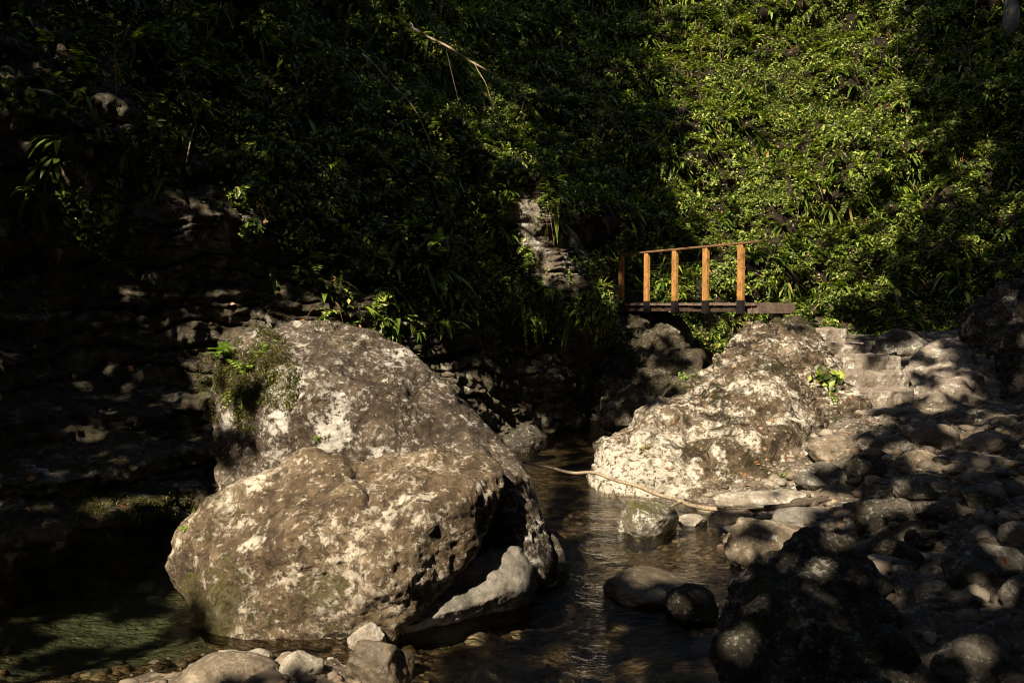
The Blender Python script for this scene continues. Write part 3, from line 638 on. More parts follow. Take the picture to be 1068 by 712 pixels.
# ------------------------------------------------------------------ footbridge
def box_part(name, c, ax, ay, az, hx, hy, hz, mat, parent, origin, bev=0.006):
    bm = bmesh.new(); bmesh.ops.create_cube(bm, size=2)
    bmesh.ops.scale(bm, vec=(hx, hy, hz), verts=bm.verts)
    bmesh.ops.bevel(bm, geom=bm.edges[:], offset=bev, segments=2, affect='EDGES', profile=0.6)
    Rm = np.stack([ax, ay, az], 1)
    for v in bm.verts:
        v.co = Vector(Rm @ np.array(v.co)) + Vector(np.asarray(c) - origin)
    me = bpy.data.meshes.new(name); bm.to_mesh(me); bm.free(); me.materials.append(mat)
    o = bpy.data.objects.new(name, me); C.objects.link(o); o.parent = parent
    return o
def tube(pts, r0, r1, seg_=8, wob=0.0, seed=0, sub=6):
    pts = np.array(pts, float); n = len(pts)
    tt = np.linspace(0, n - 1, (n - 1) * sub + 1)
    # catmull-rom
    def cr(t):
        i = np.minimum(np.floor(t).astype(int), n - 2); f = (t - i)[:, None]
        g = lambda k: pts[np.clip(k, 0, n - 1)]
        p0, p1, p2, p3 = g(i - 1), g(i), g(i + 1), g(i + 2)
        return 0.5 * ((2 * p1) + (-p0 + p2) * f + (2 * p0 - 5 * p1 + 4 * p2 - p3) * f ** 2 + (-p0 + 3 * p1 - 3 * p2 + p3) * f ** 3)
    c = cr(tt)
    if wob: c = c + wob * np.stack([vnoise(c * 3 + 9 * k, seed + k) for k in range(3)], -1)
    T = np.gradient(c, axis=0); T /= np.linalg.norm(T, axis=1)[:, None]
    upv = np.array([0.13, 0.21, 0.97]); A = np.cross(T, upv); A /= np.linalg.norm(A, axis=1)[:, None]; B = np.cross(T, A)
    rr = np.linspace(r0, r1, len(c))
    rr = rr * (1 + 0.15 * vnoise(c * 9, seed + 5))
    an = np.linspace(0, 2 * np.pi, seg_, endpoint=False)
    V = (c[:, None] + rr[:, None, None] * (np.cos(an)[None, :, None] * A[:, None] + np.sin(an)[None, :, None] * B[:, None])).reshape(-1, 3)
    F = []
    for i in range(len(c) - 1):
        for j in range(seg_):
            F.append((i * seg_ + j, i * seg_ + (j + 1) % seg_, (i + 1) * seg_ + (j + 1) % seg_, (i + 1) * seg_ + j))
    e0, e1 = len(V), len(V) + 1
    V = np.vstack([V, c[0], c[-1]])
    for j in range(seg_):
        F.append((e0, (j + 1) % seg_, j, e0)); k = (len(c) - 1) * seg_; F.append((e1, k + j, k + (j + 1) % seg_, e1))
    quads = [f for f in F if f[0] != f[3]]; tris = [(f[0], f[1], f[2], f[2]) for f in F if f[0] == f[3]]
    return V, np.array(quads, np.int32)
pR = P(774, 318, 13.6); pL = P(650, 318, 16.6)
dirb = pL - pR; dirb[2] = 0; Lb = np.linalg.norm(dirb); dirb /= Lb       # towards the far end
nrm_ = np.array([dirb[1], -dirb[0], 0]);                               # horizontal normal
if nrm_[1] > 0: nrm_ = -nrm_                                          # towards the viewer
zup = np.array([0, 0, 1.0])
ZD = 2.235
org = np.array([*(pR + dirb * Lb / 2)[:2], ZD - 0.35])
bridge = empty('footbridge', org)
tag(bridge, 'narrow wooden footbridge with orange brown railing posts spanning from the cream boulder to the slope', 'footbridge')
t_r = -0.32; t_l = Lb + 0.25; mid = (t_r + t_l) / 2; hl = (t_l - t_r) / 2
width = 0.95
def bp(t, n, z): return np.array([*(pR + dirb * t - nrm_ * n)[:2], z])
npl = 30
deckV, deckF = [], []
bmk = bmesh.new()
for k in range(npl):                                                 # planks of the deck: one surface pattern
    t = t_r + (k + 0.5) * (t_l - t_r) / npl
    b2 = bmesh.new(); bmesh.ops.create_cube(b2, size=2)
    bmesh.ops.scale(b2, vec=(width / 2 + random.uniform(-.012, .012), (t_l - t_r) / npl / 2 - 0.006, 0.024), verts=b2.verts)
    bmesh.ops.bevel(b2, geom=b2.edges[:], offset=0.005, segments=1, affect='EDGES')
    c = bp(t, width / 2, ZD - 0.024 + random.uniform(-.004, .004)) - org
    for v in b2.verts: v.co = Vector(np.stack([nrm_, dirb, zup], 1) @ np.array(v.co) + c)
    tm = bpy.data.meshes.new('t'); b2.to_mesh(tm); b2.free(); bmk.from_mesh(tm); bpy.data.meshes.remove(tm)
me = bpy.data.meshes.new('deck'); bmk.to_mesh(me); bmk.free(); me.materials.append(M['deck'])
od = bpy.data.objects.new('deck', me); C.objects.link(od); od.parent = bridge
for n in (0.10, width - 0.10):
    box_part('beam', bp(mid + 0.22, n, ZD - 0.048 - 0.056), dirb, nrm_, zup, hl - 0.32, 0.05, 0.055, M['beam'], bridge, org)
for t in (-0.14, -0.26):
    box_part('support_block', bp(t, width / 2, ZD - 0.048 - 0.066), dirb, nrm_, zup, 0.055, width / 2 - 0.04, 0.065, M['deck'], bridge, org)
slope_rail = (1.10 - 1.06)
for k in range(5):
    t = k * Lb / 4 + (0.02 if k else 0)
    top = ZD + 0.99
    po = box_part('post', bp(t, -0.035, (top + ZD - 0.16) / 2), dirb, nrm_, zup, 0.060, 0.034, (top - ZD + 0.16) / 2, M['post'], bridge, org)
    box_part('dark_foot', bp(t, -0.035, ZD - 0.07), dirb, nrm_, zup, 0.064, 0.038, 0.115, M['metal'], po, org, bev=0.003)  # dark box around the foot of each post
box_part('handrail', bp(Lb / 2 - 0.12, -0.02, ZD + 0.99 + 0.0205), dirb, nrm_, zup, Lb / 2 + 0.22, 0.060, 0.017, M['rail'], bridge, org)
for z in (0.25, 0.5, 0.75):
    V, F = tube([bp(0, -0.035, ZD + z), bp(Lb / 2, -0.035, ZD + z - 0.01), bp(Lb, -0.035, ZD + z)], 0.004, 0.004, 6)
    o = mesh_np('wire', V - org, F, M['metal'], parent=bridge)

# ------------------------------------------------------------------ branches and stems
def stick(name, pts, r0, r1, mat, label, cat, twigs=(), wob=0.02, seed=0, rad=8):
    V, F = tube(pts, r0, r1, rad, wob, seed)
    og = V.mean(0); og[2] = V[:, 2].min()
    o = mesh_np(name, V, F, M[mat], origin=og)
    tag(o, label, cat)
    for k, (tp, a, b) in enumerate(twigs):
        V, F = tube(tp, a, b, 6, wob, seed + 3 + k)
        mesh_np('twig', V - og, F, M[mat], parent=o)
    return o
stick('branch', [P(540, 481, 8.9), P(585, 487, 8.9), P(620, 495, 8.85), P(665, 509, 8.65), P(715, 522, 8.35), P(775, 531, 8.1), P(830, 531, 7.9)], 0.014, 0.026, 'bark',
      'long bare pale branch lying across the stream between the boulders', 'branch',
      twigs=[([P(715, 522, 8.35), P(695, 529, 8.1), P(678, 534, 7.95)], 0.014, 0.008), ([P(748, 528, 8.2), P(756, 518, 8.2), P(770, 513, 8.25)], 0.009, 0.004)], wob=0.05, seed=2)
stick('branch', [P(800, 530, 7.5), P(850, 524, 7.5), P(890, 519, 7.55), P(935, 515, 7.7)], 0.030, 0.022, 'darkbark',
      'dark stubby branch lying over the stones of the bank', 'branch', wob=0.03, seed=4)
# driftwood poles at the waterline: short curved dark sticks
stick('stick', [P(740, 538, 7.9), P(752, 533, 7.9), P(764, 538, 7.9), P(772, 547, 7.8)], 0.016, 0.010, 'darkbark', 'short bent dark stick at the waterline under the branch', 'stick', seed=6)

# ------------------------------------------------------------------ scene raycaster
vs, fs, off_ = [], [], 0
for V, F in BVH_SRC:
    vs.append(V); fs += (F + off_).tolist(); off_ += len(V)
BV = BVHTree.FromPolygons(np.vstack(vs).tolist(), fs)
def cast(u, v):
    d = Vector(ray(u, v)).normalized()
    h = BV.ray_cast(Vector(CAM), d)
    return h                                                          # location, normal, index, dist

stick('dead_stem', [Vector(P(422, 26, 12.0)), Vector(P(460, 45, 11.8)), Vector(P(495, 66, 11.7)), Vector(P(522, 83, 11.6))], 0.024, 0.010, 'bark',
      'straight pale dead stem slanting down across the dark slope', 'dead stem', twigs=[([P(495, 66, 11.7), P(505, 84, 11.7), P(512, 104, 11.75)], 0.008, 0.004)], seed=8)
stick('dead_stem', [P(378, 55, 10.8), P(405, 84, 10.7), P(430, 112, 10.6), P(444, 140, 10.6), P(450, 160, 10.6)], 0.013, 0.007, 'bark',
      'thin curved dead stem left of the straight one on the slope', 'dead stem', seed=9)

# ------------------------------------------------------------------ plants (leaf builders)
def straps(pos, dirs, length, width, droop, nseg=5, fold=0.25):
    """curved strap leaves: arrays of n leaves -> V, F"""
    n = len(pos); t = np.linspace(0, 1, nseg + 1)
    L_ = length[:, None, None]
    c = pos[:, None] + dirs[:, None] * (t[None, :, None] * L_)
    c[:, :, 2] -= (droop[:, None] * length[:, None]) * t[None] ** 2
    side = np.cross(dirs, np.array([0, 0, 1.0])); nn = np.linalg.norm(side, axis=1)[:, None]
    side = np.where(nn > 1e-3, side / np.maximum(nn, 1e-6), np.array([1.0, 0, 0]))
    wprof = np.sin(np.pi * np.clip(t * 0.92 + 0.10, 0, 1)) ** 0.7
    wprof[-1] = 0.04
    half = side[:, None] * (width[:, None] * wprof[None])[..., None] * 0.5
    lift = np.zeros_like(half); lift[:, :, 2] = fold * width[:, None] * wprof[None] * 0.5
    V = np.stack([c - half + lift, c, c + half + lift], 2)              # n, seg+1, 3, 3
    idx = np.arange(n * (nseg + 1) * 3).reshape(n, nseg + 1, 3)
    F = np.concatenate([np.stack([idx[:, :-1, k], idx[:, :-1, k + 1], idx[:, 1:, k + 1], idx[:, 1:, k]], -1).reshape(-1, 4) for k in (0, 1)])
    return V.reshape(-1, 3), F
def leaflets(pos, nrm, size, asp=0.6):
    """flat pointed leaves (folded diamonds)"""
    n = len(pos)
    a = RNG.normal(size=(n, 3)); a -= nrm * (a * nrm).sum(1)[:, None]; a /= np.linalg.norm(a, axis=1)[:, None]
    b = np.cross(nrm, a)
    s = size[:, None]
    V = np.stack([pos - a * s * 0.5, pos + b * s * asp * 0.5 + nrm * s * 0.10, pos + a * s * 0.5 - nrm * s * 0.08, pos - b * s * asp * 0.5 + nrm * s * 0.10], 1)
    idx = np.arange(n * 4).reshape(n, 4)
    return V.reshape(-1, 3), idx
def fronds(pos, dirs, length, width, droop, pairs=9):
    """pinnate fronds: pairs of leaflets along a drooping rachis"""
    n = len(pos); t = np.linspace(0.08, 1, pairs)
    c = pos[:, None] + dirs[:, None] * (t[None, :, None] * length[:, None, None])
    c[:, :, 2] -= (droop[:, None] * length[:, None]) * t[None] ** 2
    tang = np.repeat(dirs[:, None], pairs, 1).copy(); tang[:, :, 2] -= 2 * droop[:, None] * t[None]
    tang /= np.linalg.norm(tang, axis=2)[..., None]
    side = np.cross(tang, np.array([0, 0, 1.0])); side /= np.linalg.norm(side, axis=2)[..., None] + 1e-6
    w_ = (width[:, None] * np.sin(np.pi * (t * 0.8 + 0.2)) ** 0.8)[..., None] * 0.5
    lw = (length[:, None] / pairs * 0.42)[..., None]
    out = []
    for s in (-1, 1):
        tip = c + side * s * w_ + tang * lw * 0.8 - np.array([0, 0, 0.12]) * w_
        m = (c + tip) / 2
        out.append(np.stack([c, m - tang * lw, tip, m + tang * lw], 2))
    V = np.concatenate(out, 1).reshape(-1, 3)
    Fl = np.arange(len(V)).reshape(-1, 4)
    # rachis ribbon
    r = side * 0.004
    R = np.stack([c - r, c + r], 2).reshape(-1, 3); ix = np.arange(len(R)).reshape(n, pairs, 2) + len(V)
    Fr = np.stack([ix[:, :-1, 0], ix[:, :-1, 1], ix[:, 1:, 1], ix[:, 1:, 0]], -1).reshape(-1, 4)
    return np.vstack([V, R]), np.vstack([Fl, Fr])
def rand_dirs(nrm, n_each, spread, up):
    """n_each directions around each normal"""
    N_ = np.repeat(nrm, n_each, 0); d = N_ + spread * RNG.normal(size=N_.shape) + np.array([0, 0, up])
    return d / np.linalg.norm(d, axis=1)[:, None]
def join(parts):
    Vs, Fs, k = [], [], 0
    for V, F in parts: Vs.append(V); Fs.append(F + k); k += len(V)
    return np.vstack(Vs), np.vstack(Fs)

# sample the gorge wall
Fw = grid_faces(NS, NH)
wc = WV[Fw].mean(1)
wn = np.cross(WV[Fw[:, 3]] - WV[Fw[:, 0]], WV[Fw[:, 1]] - WV[Fw[:, 0]]); wa = np.linalg.norm(wn, axis=1); wn /= wa[:, None] + 1e-9
toc = CAM - wc; wn[(wn * toc).sum(1) < 0] *= -1
sF = SS[:-1, :-1].reshape(-1); hF = HH[:-1, :-1].reshape(-1)
uF, vF, dF = pix(wc)
inview = (dF > 1) & (uF > -60) & (uF < 1130) & (vF > -60) & (vF < 560)
# plant density: rich on the slope, thinner over the bare strata
nz_ = fbm(wc * 0.55, 3, 81); nz2 = fbm(wc * 1.6, 3, 82)
slope_ = sstep(13.5, 18, sF); hmin = 1.9 - 1.1 * sstep(21, 23.5, sF)
high = sstep(2.6, 4.2, hF + 0.7 * nz_)
den = np.clip(slope_ * sstep(0, 0.5, hF - hmin + 0.45 * nz_) * 1.0 + (1 - slope_) * high * sstep(11, 14.5, sF) * 0.8 + (1 - slope_) * sstep(5.2, 7.0, hF + nz_) * 0.6, 0, 1)
den *= 0.8 + 0.2 * sstep(-0.45, 0.25, nz2)
# bare rocky patch in the middle of the slope
den *= np.clip(1 - 1.25 * np.exp(-(((uF - 570 - (vF - 260) * 0.38) / 30) ** 2 + ((vF - 250) / 68) ** 2)), 0, 1)
brc = P(774, 318, 13.6); bdl = P(650, 318, 16.6) - brc; tt_ = np.clip(((wc[:, :2] - brc[:2]) @ bdl[:2]) / (bdl[:2] @ bdl[:2]), -0.3, 1.12)
dbr = np.linalg.norm(wc[:, :2] - brc[:2] - tt_[:, None] * bdl[:2], axis=1)
clear = (dbr < 1.15) & (hF > 1.7) & (hF < 4.2) & ((uF < 700) | (dbr < 0.8))
den = np.where(clear, 0, den)
def pick(n, wgt):
    p = wa * wgt * inview; p = p / p.sum()
    return RNG.choice(len(wc), n, p=p)
def jitter(p, s): return p + RNG.normal(size=p.shape) * s

# hart's tongue style clumps
i = pick(4800, den * (0.4 + 0.6 * sstep(-0.2, 0.3, fbm(wc * 1.1, 2, 90)))); k = 9
pos = np.repeat(jitter(wc[i], 0.03), k, 0); n_ = wn[i]
sz = np.repeat(RNG.uniform(0.45, 1.35, len(i)), k)
d_ = rand_dirs(n_, k, 0.55, 0.55)
V1 = straps(pos, d_, 0.36 * sz * RNG.uniform(0.6, 1.2, len(pos)), 0.064 * sz * RNG.uniform(0.8, 1.2, len(pos)), RNG.uniform(0.35, 1.0, len(pos)))
o = mesh_np('strap_fern_cover', *V1, M['strap'], smooth=True); tag(o, 'dense cover of hanging strap leaved ferns over the gorge slope', 'ferns', kind='stuff')
# pinnate ferns and herbs
i = pick(4200, den * (0.3 + 0.7 * sstep(-0.1, 0.4, fbm(wc * 0.9, 2, 91)))); k = 6
pos = np.repeat(jitter(wc[i], 0.04), k, 0); sz = np.repeat(RNG.uniform(0.6, 1.3, len(i)), k)
d_ = rand_dirs(wn[i], k, 0.6, 0.5)
V1 = fronds(pos, d_, 0.36 * sz * RNG.uniform(0.7, 1.1, len(pos)), 0.17 * sz, RNG.uniform(0.3, 0.9, len(pos)))
o = mesh_np('feather_fern_cover', *V1, M['small'], smooth=False); tag(o, 'feathery fern fronds and herbs mixed through the slope cover', 'ferns', kind='stuff')
# small leaves: loose creepers, and leaves gathered in raised bushy clumps
i = pick(16000, den); k = 6
pos = jitter(np.repeat(wc[i] + wn[i] * 0.05, k, 0), 0.07); nn = np.repeat(wn[i], k, 0) + 0.55 * RNG.normal(size=pos.shape) + np.array([0, -0.1, 0.6]); nn /= np.linalg.norm(nn, axis=1)[:, None]
parts = [leaflets(pos, nn, RNG.uniform(0.04, 0.10, len(pos)))]
i = pick(1900, den * (0.15 + sstep(-0.1, 0.5, fbm(wc * 0.8, 2, 93)))); k = 190
rad = np.repeat(RNG.uniform(0.14, 0.42, len(i)), k)
dv = RNG.normal(size=(len(rad), 3)); dv /= np.linalg.norm(dv, axis=1)[:, None]
nr_ = np.repeat(wn[i], k, 0); dt = (dv * nr_).sum(1); dv = dv - np.where(dt < -0.1, 2 * dt, 0)[:, None] * nr_
lump = 0.75 + 0.5 * vnoise(dv * 2.2 + np.repeat(np.arange(len(i)) * 3.7, k)[:, None], 94)
pos = np.repeat(wc[i] + wn[i] * 0.05, k, 0) + dv * (rad * lump * RNG.uniform(0.75, 1.05, len(rad)))[:, None] * np.array([1, 1, 0.8])
nn = dv + 0.45 * RNG.normal(size=dv.shape) + np.array([0, -0.1, 0.35]); nn /= np.linalg.norm(nn, axis=1)[:, None]
parts.append(leaflets(pos, nn, np.repeat(RNG.uniform(0.045, 0.12, len(i)), k) * RNG.uniform(0.7, 1.25, len(pos)), 0.55))
V1 = join(parts)
o = mesh_np('leafy_cover', *V1, M['small'], smooth=False); tag(o, 'small leaved creeping plants and low bushy clumps covering the gorge slope', 'creepers', kind='stuff')
# bare twigs straggling through the cover
i = pick(260, den * (vF < 200)); k = 3
pos = np.repeat(jitter(wc[i] + wn[i] * 0.1, 0.05), k, 0)
V1 = straps(pos, rand_dirs(wn[i], k, 0.8, 0.3), RNG.uniform(0.5, 1.5, len(pos)), np.full(len(pos), 0.014), RNG.uniform(-0.1, 0.5, len(pos)), nseg=7)
o = mesh_np('bare_twigs', *V1, M['bark'], smooth=False); tag(o, 'thin bare twigs straggling out of the slope plants', 'twigs', kind='stuff')
# dead leaves caught on the slope, ledges, steps
i = pick(4200, 0.45 * den + 1.6 * np.clip(wn[:, 2] - 0.35, 0, 1) * (hF > 0.1) + 0.05)
pos = jitter(wc[i] + wn[i] * 0.02, 0.03); nn = wn[i] + 0.5 * RNG.normal(size=pos.shape); nn /= np.linalg.norm(nn, axis=1)[:, None]
parts = [leaflets(pos, nn, RNG.uniform(0.05, 0.11, len(pos)), 0.7)]
gxs = RNG.uniform(1.5, 6.5, 700); gys = RNG.uniform(4.5, 12.5, 700); pp = []
for x, y in zip(gxs, gys):
    h = BV.ray_cast(Vector((x, y, 6)), Vector((0, 0, -1)))
    if h[0] is not None and h[0].z > 0.03 and h[1].z > 0.55 and h[0].z < 2.3: pp.append((*(h[0] + h[1] * 0.012), *h[1]))
pp = np.array(pp); keepl = fbm(pp[:, :3] * 1.4, 2, 55) > 0.12; pp = pp[keepl]
nn = pp[:, 3:] + 0.25 * RNG.normal(size=(len(pp), 3)); nn /= np.linalg.norm(nn, axis=1)[:, None]
parts.append(leaflets(pp[:, :3], nn, RNG.uniform(0.035, 0.075, len(pp)), 0.65))
V1 = join(parts)
o = mesh_np('leaf_litter', *V1, M['dry'], smooth=False); tag(o, 'fallen brown leaves caught on slope, ledges and bank', 'dead leaves', kind='stuff')
# dry grass stalks and thin stems hanging on the slope
i = pick(420, den); k = 5
pos = np.repeat(jitter(wc[i], 0.05), k, 0)
V1 = straps(pos, rand_dirs(wn[i], k, 0.7, 0.2), RNG.uniform(0.3, 0.8, len(pos)), np.full(len(pos), 0.009), RNG.uniform(0.5, 1.3, len(pos)), nseg=6)
o = mesh_np('dry_grass', *V1, M['dry'], smooth=False); tag(o, 'dry straw coloured grass hanging among the slope plants', 'grass', kind='stuff')

# individual plants seen on and near the boulders
def surf(u, v):
    h = cast(u, v); return np.array(h[0]), np.array(h[1])
def plant(u, v, kind, n, size, label, mat='bright', name='fern', up=0.5, spread=0.6):
    p, nr = surf(u, v)
    if nr @ (CAM - p) < 0: nr = -nr
    base = p - nr * 0.01
    dr = rand_dirs(nr[None], n, spread, up); pos = np.repeat(base[None], n, 0) + RNG.normal(size=(n, 3)) * 0.012
    ln = size * RNG.uniform(0.6, 1.1, n); dp = RNG.uniform(0.35, 0.95, n)
    if kind == 'strap': V, F = straps(pos, dr, ln, ln * 0.16, dp)
    elif kind == 'frond': V, F = fronds(pos, dr, ln, ln * 0.42, dp)
    else:
        m_ = n * 4; q = np.repeat(base[None] + nr * 0.015, m_, 0) + RNG.normal(size=(m_, 3)) * size * 0.4 * np.array([1, 1, 0.7])
        q = np.array([q_ for q_ in q]); nn = nr + 0.5 * RNG.normal(size=(m_, 3)) + np.array([0, 0, 0.4]); nn /= np.linalg.norm(nn, axis=1)[:, None]
        V, F = leaflets(q, nn, RNG.uniform(0.25, 0.5, m_) * size)
        dq = q - base; lq = np.linalg.norm(dq, axis=1)
        V, F = join([(V, F), straps(np.repeat(base[None], m_, 0), dq / lq[:, None], lq * 1.02, np.full(m_, 0.006), np.zeros(m_), nseg=2)])
    o = mesh_np(name, V, F, M[mat], origin=base, smooth=False)
    return tag(o, label, 'fern' if name == 'fern' else 'plant')
plant(238, 372, 'frond', 12, 0.30, 'bright feathery fern on the left shoulder of the tall grey boulder')
plant(256, 388, 'frond', 10, 0.24, 'smaller fern just below the bright one on the tall grey boulder', mat='small')
plant(250, 410, 'frond', 9, 0.2, 'fern hanging lowest on the left face of the tall grey boulder', mat='small')
plant(276, 366, 'leafy', 10, 0.10, 'low leafy tuft on top of the tall grey boulder beside the ferns', name='leafy_plant', mat='bright')
plant(331, 455, 'leafy', 6, 0.06, 'tiny plant in the crack between the two big boulders', name='leafy_plant')
plant(196, 549, 'leafy', 5, 0.07, 'tiny green plant on the left end of the tan boulder', name='leafy_plant')
plant(560, 512, 'leafy', 6, 0.07, 'tiny green plant on the right edge of the tall grey boulder', name='leafy_plant')
plant(716, 394, 'leafy', 9, 0.14, 'small green plant on the left shoulder of the cream boulder', name='leafy_plant')
plant(672, 468, 'leafy', 8, 0.12, 'green tuft on the pale lower left of the cream boulder', name='leafy_plant', mat='mossy_fuzz')
plant(858, 396, 'leafy', 22, 0.30, 'leafy plant growing in the cleft between cream boulder and steps', name='leafy_plant', mat='small')
plant(866, 412, 'frond', 8, 0.28, 'fern in the cleft left of the second stone step', mat='small')
plant(822, 498, 'leafy', 8, 0.12, 'little green plant at the foot of the cream boulder', name='leafy_plant')
plant(525, 150, 'strap', 14, 0.42, 'bright yellow green strap fern hanging below the straight dead stem')
plant(512, 128, 'strap', 10, 0.36, 'yellow green strap fern directly under the tip of the straight dead stem')
plant(610, 158, 'strap', 10, 0.40, 'lone bright strap fern in the shade left of the lit slope')
plant(815, 275, 'strap', 14, 0.46, 'large strap fern just right of the nearest bridge post')
plant(840, 262, 'strap', 12, 0.42, 'strap fern second to the right of the nearest bridge post')
plant(720, 292, 'strap', 12, 0.36, 'strap fern seen between the middle bridge posts', mat='strap')
plant(352, 300, 'strap', 12, 0.36, 'strap fern above the top of the tall grey boulder', mat='strap')
plant(742, 348, 'leafy', 16, 0.24, 'green leafy plant under the bridge deck', name='leafy_plant', mat='small')
# moss cushions standing off the boulders (short blades, part of each boulder)
def moss(u0, v0, u1, v1, n, parent_name, idx, thr, seed, ln=0.022):
    par = idx; pts, nr = [], []
    for _ in range(n):
        u, v = random.uniform(u0, u1), random.uniform(v0, v1)
        r = ((u - (u0 + u1) / 2) / (u1 - u0) * 2) ** 2 + ((v - (v0 + v1) / 2) / (v1 - v0) * 2) ** 2
        if r > 1: continue
        h = cast(u, v)
        if h[0] is None: continue
        pts.append(h[0][:]); nr.append(h[1][:])
    pts = np.array(pts); nr = np.array(nr)
    k = fbm(pts * 4.0, 3, seed) > thr; pts, nr = pts[k], nr[k]
    reps = 5
    pos = np.repeat(pts, reps, 0) + RNG.normal(size=(len(pts) * reps, 3)) * 0.014
    d_ = rand_dirs(nr, reps, 0.6, 0.4)
    V, F = straps(pos, d_, RNG.uniform(0.6, 1.3, len(pos)) * ln, np.full(len(pos), 0.010), RNG.uniform(0, 0.5, len(pos)), nseg=2)
    og = np.array(par.location)
    o = mesh_np('moss', V - og, F, M['mossy_fuzz'], parent=par, smooth=False); o['kind'] = 'stuff'
    return o
bs = {o['label']: o for o in C.objects if o.get('category') == 'boulder'}
tall = [o for l, o in bs.items() if l.startswith('tall')][0]; tan = [o for l, o in bs.items() if l.startswith('broad')][0]; cream = [o for l, o in bs.items() if l.startswith('pale cream')][0]
moss(203, 338, 312, 455, 6000, 'boulder', tall, -0.08, 5, 0.018)
moss(270, 335, 400, 365, 900, 'boulder', tall, 0.15, 6, 0.012)
moss(660, 400, 800, 510, 1600, 'boulder', cream, 0.22, 8, 0.014)
ledge_o = [o for o in C.objects if o.name.startswith('ledge_rock')][0]
moss(60, 510, 210, 545, 1500, 'ledge_rock', ledge_o, -0.2, 9, 0.04)

# ------------------------------------------------------------------ gravel and pebbles (uncountable)
def pebbles(xy, size, zoff=0.0):
    bm = bmesh.new(); bmesh.ops.create_icosphere(bm, subdivisions=2, radius=1.0)
    U = np.array([v.co[:] for v in bm.verts]); Fp = np.array([[v.index for v in f.verts] for f in bm.faces], np.int32); bm.free()
    n = len(xy); z = gz(xy[:, 0], xy[:, 1]) + zoff
    sc = size[:, None] * RNG.uniform(0.6, 1.2, (n, 3)) * np.array([1, 1, 0.62])
    ph = RNG.uniform(0, 6.28, n); sh = RNG.normal(size=(n, 3)) * 0.5
    V = U[None] * (1 + 0.16 * np.sin(3.1 * (U[None] * sh[:, None] * 3).sum(2) + ph[:, None]))[..., None]
    V = V * sc[:, None]
    c, s = np.cos(ph)[:, None], np.sin(ph)[:, None]
    V = np.stack([V[..., 0] * c - V[..., 1] * s, V[..., 0] * s + V[..., 1] * c, V[..., 2]], -1)
    V = V + np.stack([xy[:, 0], xy[:, 1], z], -1)[:, None]
    F = (Fp[None] + (np.arange(n) * len(U))[:, None, None]).reshape(-1, 3)
    return V.reshape(-1, 3), F
m, t, b = new_mat('gravel_stone'); M['gravel'] = m
geo = N(t, 'ShaderNodeNewGeometry'); tc = N(t, 'ShaderNodeTexCoord')
c = ramp(t, geo.outputs['Random Per Island'], [(0.0, (0.04, 0.03, 0.022)), (0.35, (0.10, 0.075, 0.052)), (0.55, (0.15, 0.10, 0.065)), (0.75, (0.21, 0.17, 0.125)), (0.95, (0.27, 0.235, 0.185)), (1.0, (0.40, 0.37, 0.32))])
c = mix(t, 0.6, c, ramp(t, noise(t, tc.outputs['Object'], 40, 5, 0.7), [(0.3, 0.5), (0.7, 1.2)]), 'MULTIPLY'); t.links.new(c, b.inputs['Base Color']); b.inputs['Roughness'].default_value = 0.7
t.links.new(bump(t, noise(t, tc.outputs['Object'], 60, 5), 0.4, 0.01), b.inputs['Normal'])
g1 = np.stack([RNG.uniform(-4.2, 1.4, 5200), RNG.uniform(3.8, 6.4, 5200)], -1)
kp = RNG.uniform(size=len(g1)) < 0.12 + 0.6 * np.exp(-(((g1[:, 0] + 1.4) / 1.5) ** 2 + ((g1[:, 1] - 4.7) / 0.6) ** 2)); g1 = g1[kp]
g2 = np.stack([RNG.uniform(1.2, 6.5, 5000), RNG.uniform(4.2, 11, 5000)], -1)
kp = ((g2[:, 0] - np.interp(g2[:, 1], XR_Y, XR_X)) > -0.5) & ~((g2[:, 1] > 9.6) & (g2[:, 0] > 3.6) & (RNG.uniform(size=len(g2)) > 0.12)); g2 = g2[kp]
g3 = np.stack([RNG.uniform(-0.4, 2.0, 500), RNG.uniform(5.5, 9.5, 500)], -1)
s1 = np.clip(RNG.lognormal(-3.95, 0.75, len(g1)), 0.008, 0.11); s2 = np.clip(RNG.lognormal(-3.45, 0.6, len(g2)), 0.01, 0.11); s3 = np.clip(RNG.lognormal(-3.3, 0.5, len(g3)), 0.015, 0.1)
V1 = pebbles(np.vstack([g1, g2, g3]), np.concatenate([s1, s2, s3]))
o = mesh_np('gravel', *V1, M['gravel'], smooth=True); tag(o, 'mixed gravel and pebbles along the stream and bank', 'gravel', kind='stuff')

# ------------------------------------------------------------------ tree at the top right corner
h = cast(1052, 40)
tb = np.array(h[0]); tr = empty('tree', tb); tag(tr, 'pale tree trunk rising from the slope at the top right corner', 'tree')
V, F = tube([tb + np.array([0.1, 0.3, -0.5]), tb + np.array([0, -0.1, 0.3]), tb + np.array([-0.15, -0.3, 1.6]), tb + np.array([-0.2, -0.6, 4.0]), tb + np.array([-0.1, -0.9, 6.5])], 0.24, 0.10, 14, 0.05, 77)
mesh_np('trunk', V - tb, F, M['palebark'], parent=tr)
n = 900; q = RNG.normal(size=(n, 3)) * np.array([1.3, 1.2, 0.9]) + np.array([-0.1, -0.8, 6.5]); nn = RNG.normal(size=(n, 3)) + np.array([0, 0, 0.8]); nn /= np.linalg.norm(nn, axis=1)[:, None]
V, F = leaflets(q, nn, RNG.uniform(0.1, 0.22, n)); mesh_np('crown', V, F, M['canopy'], parent=tr, smooth=False)

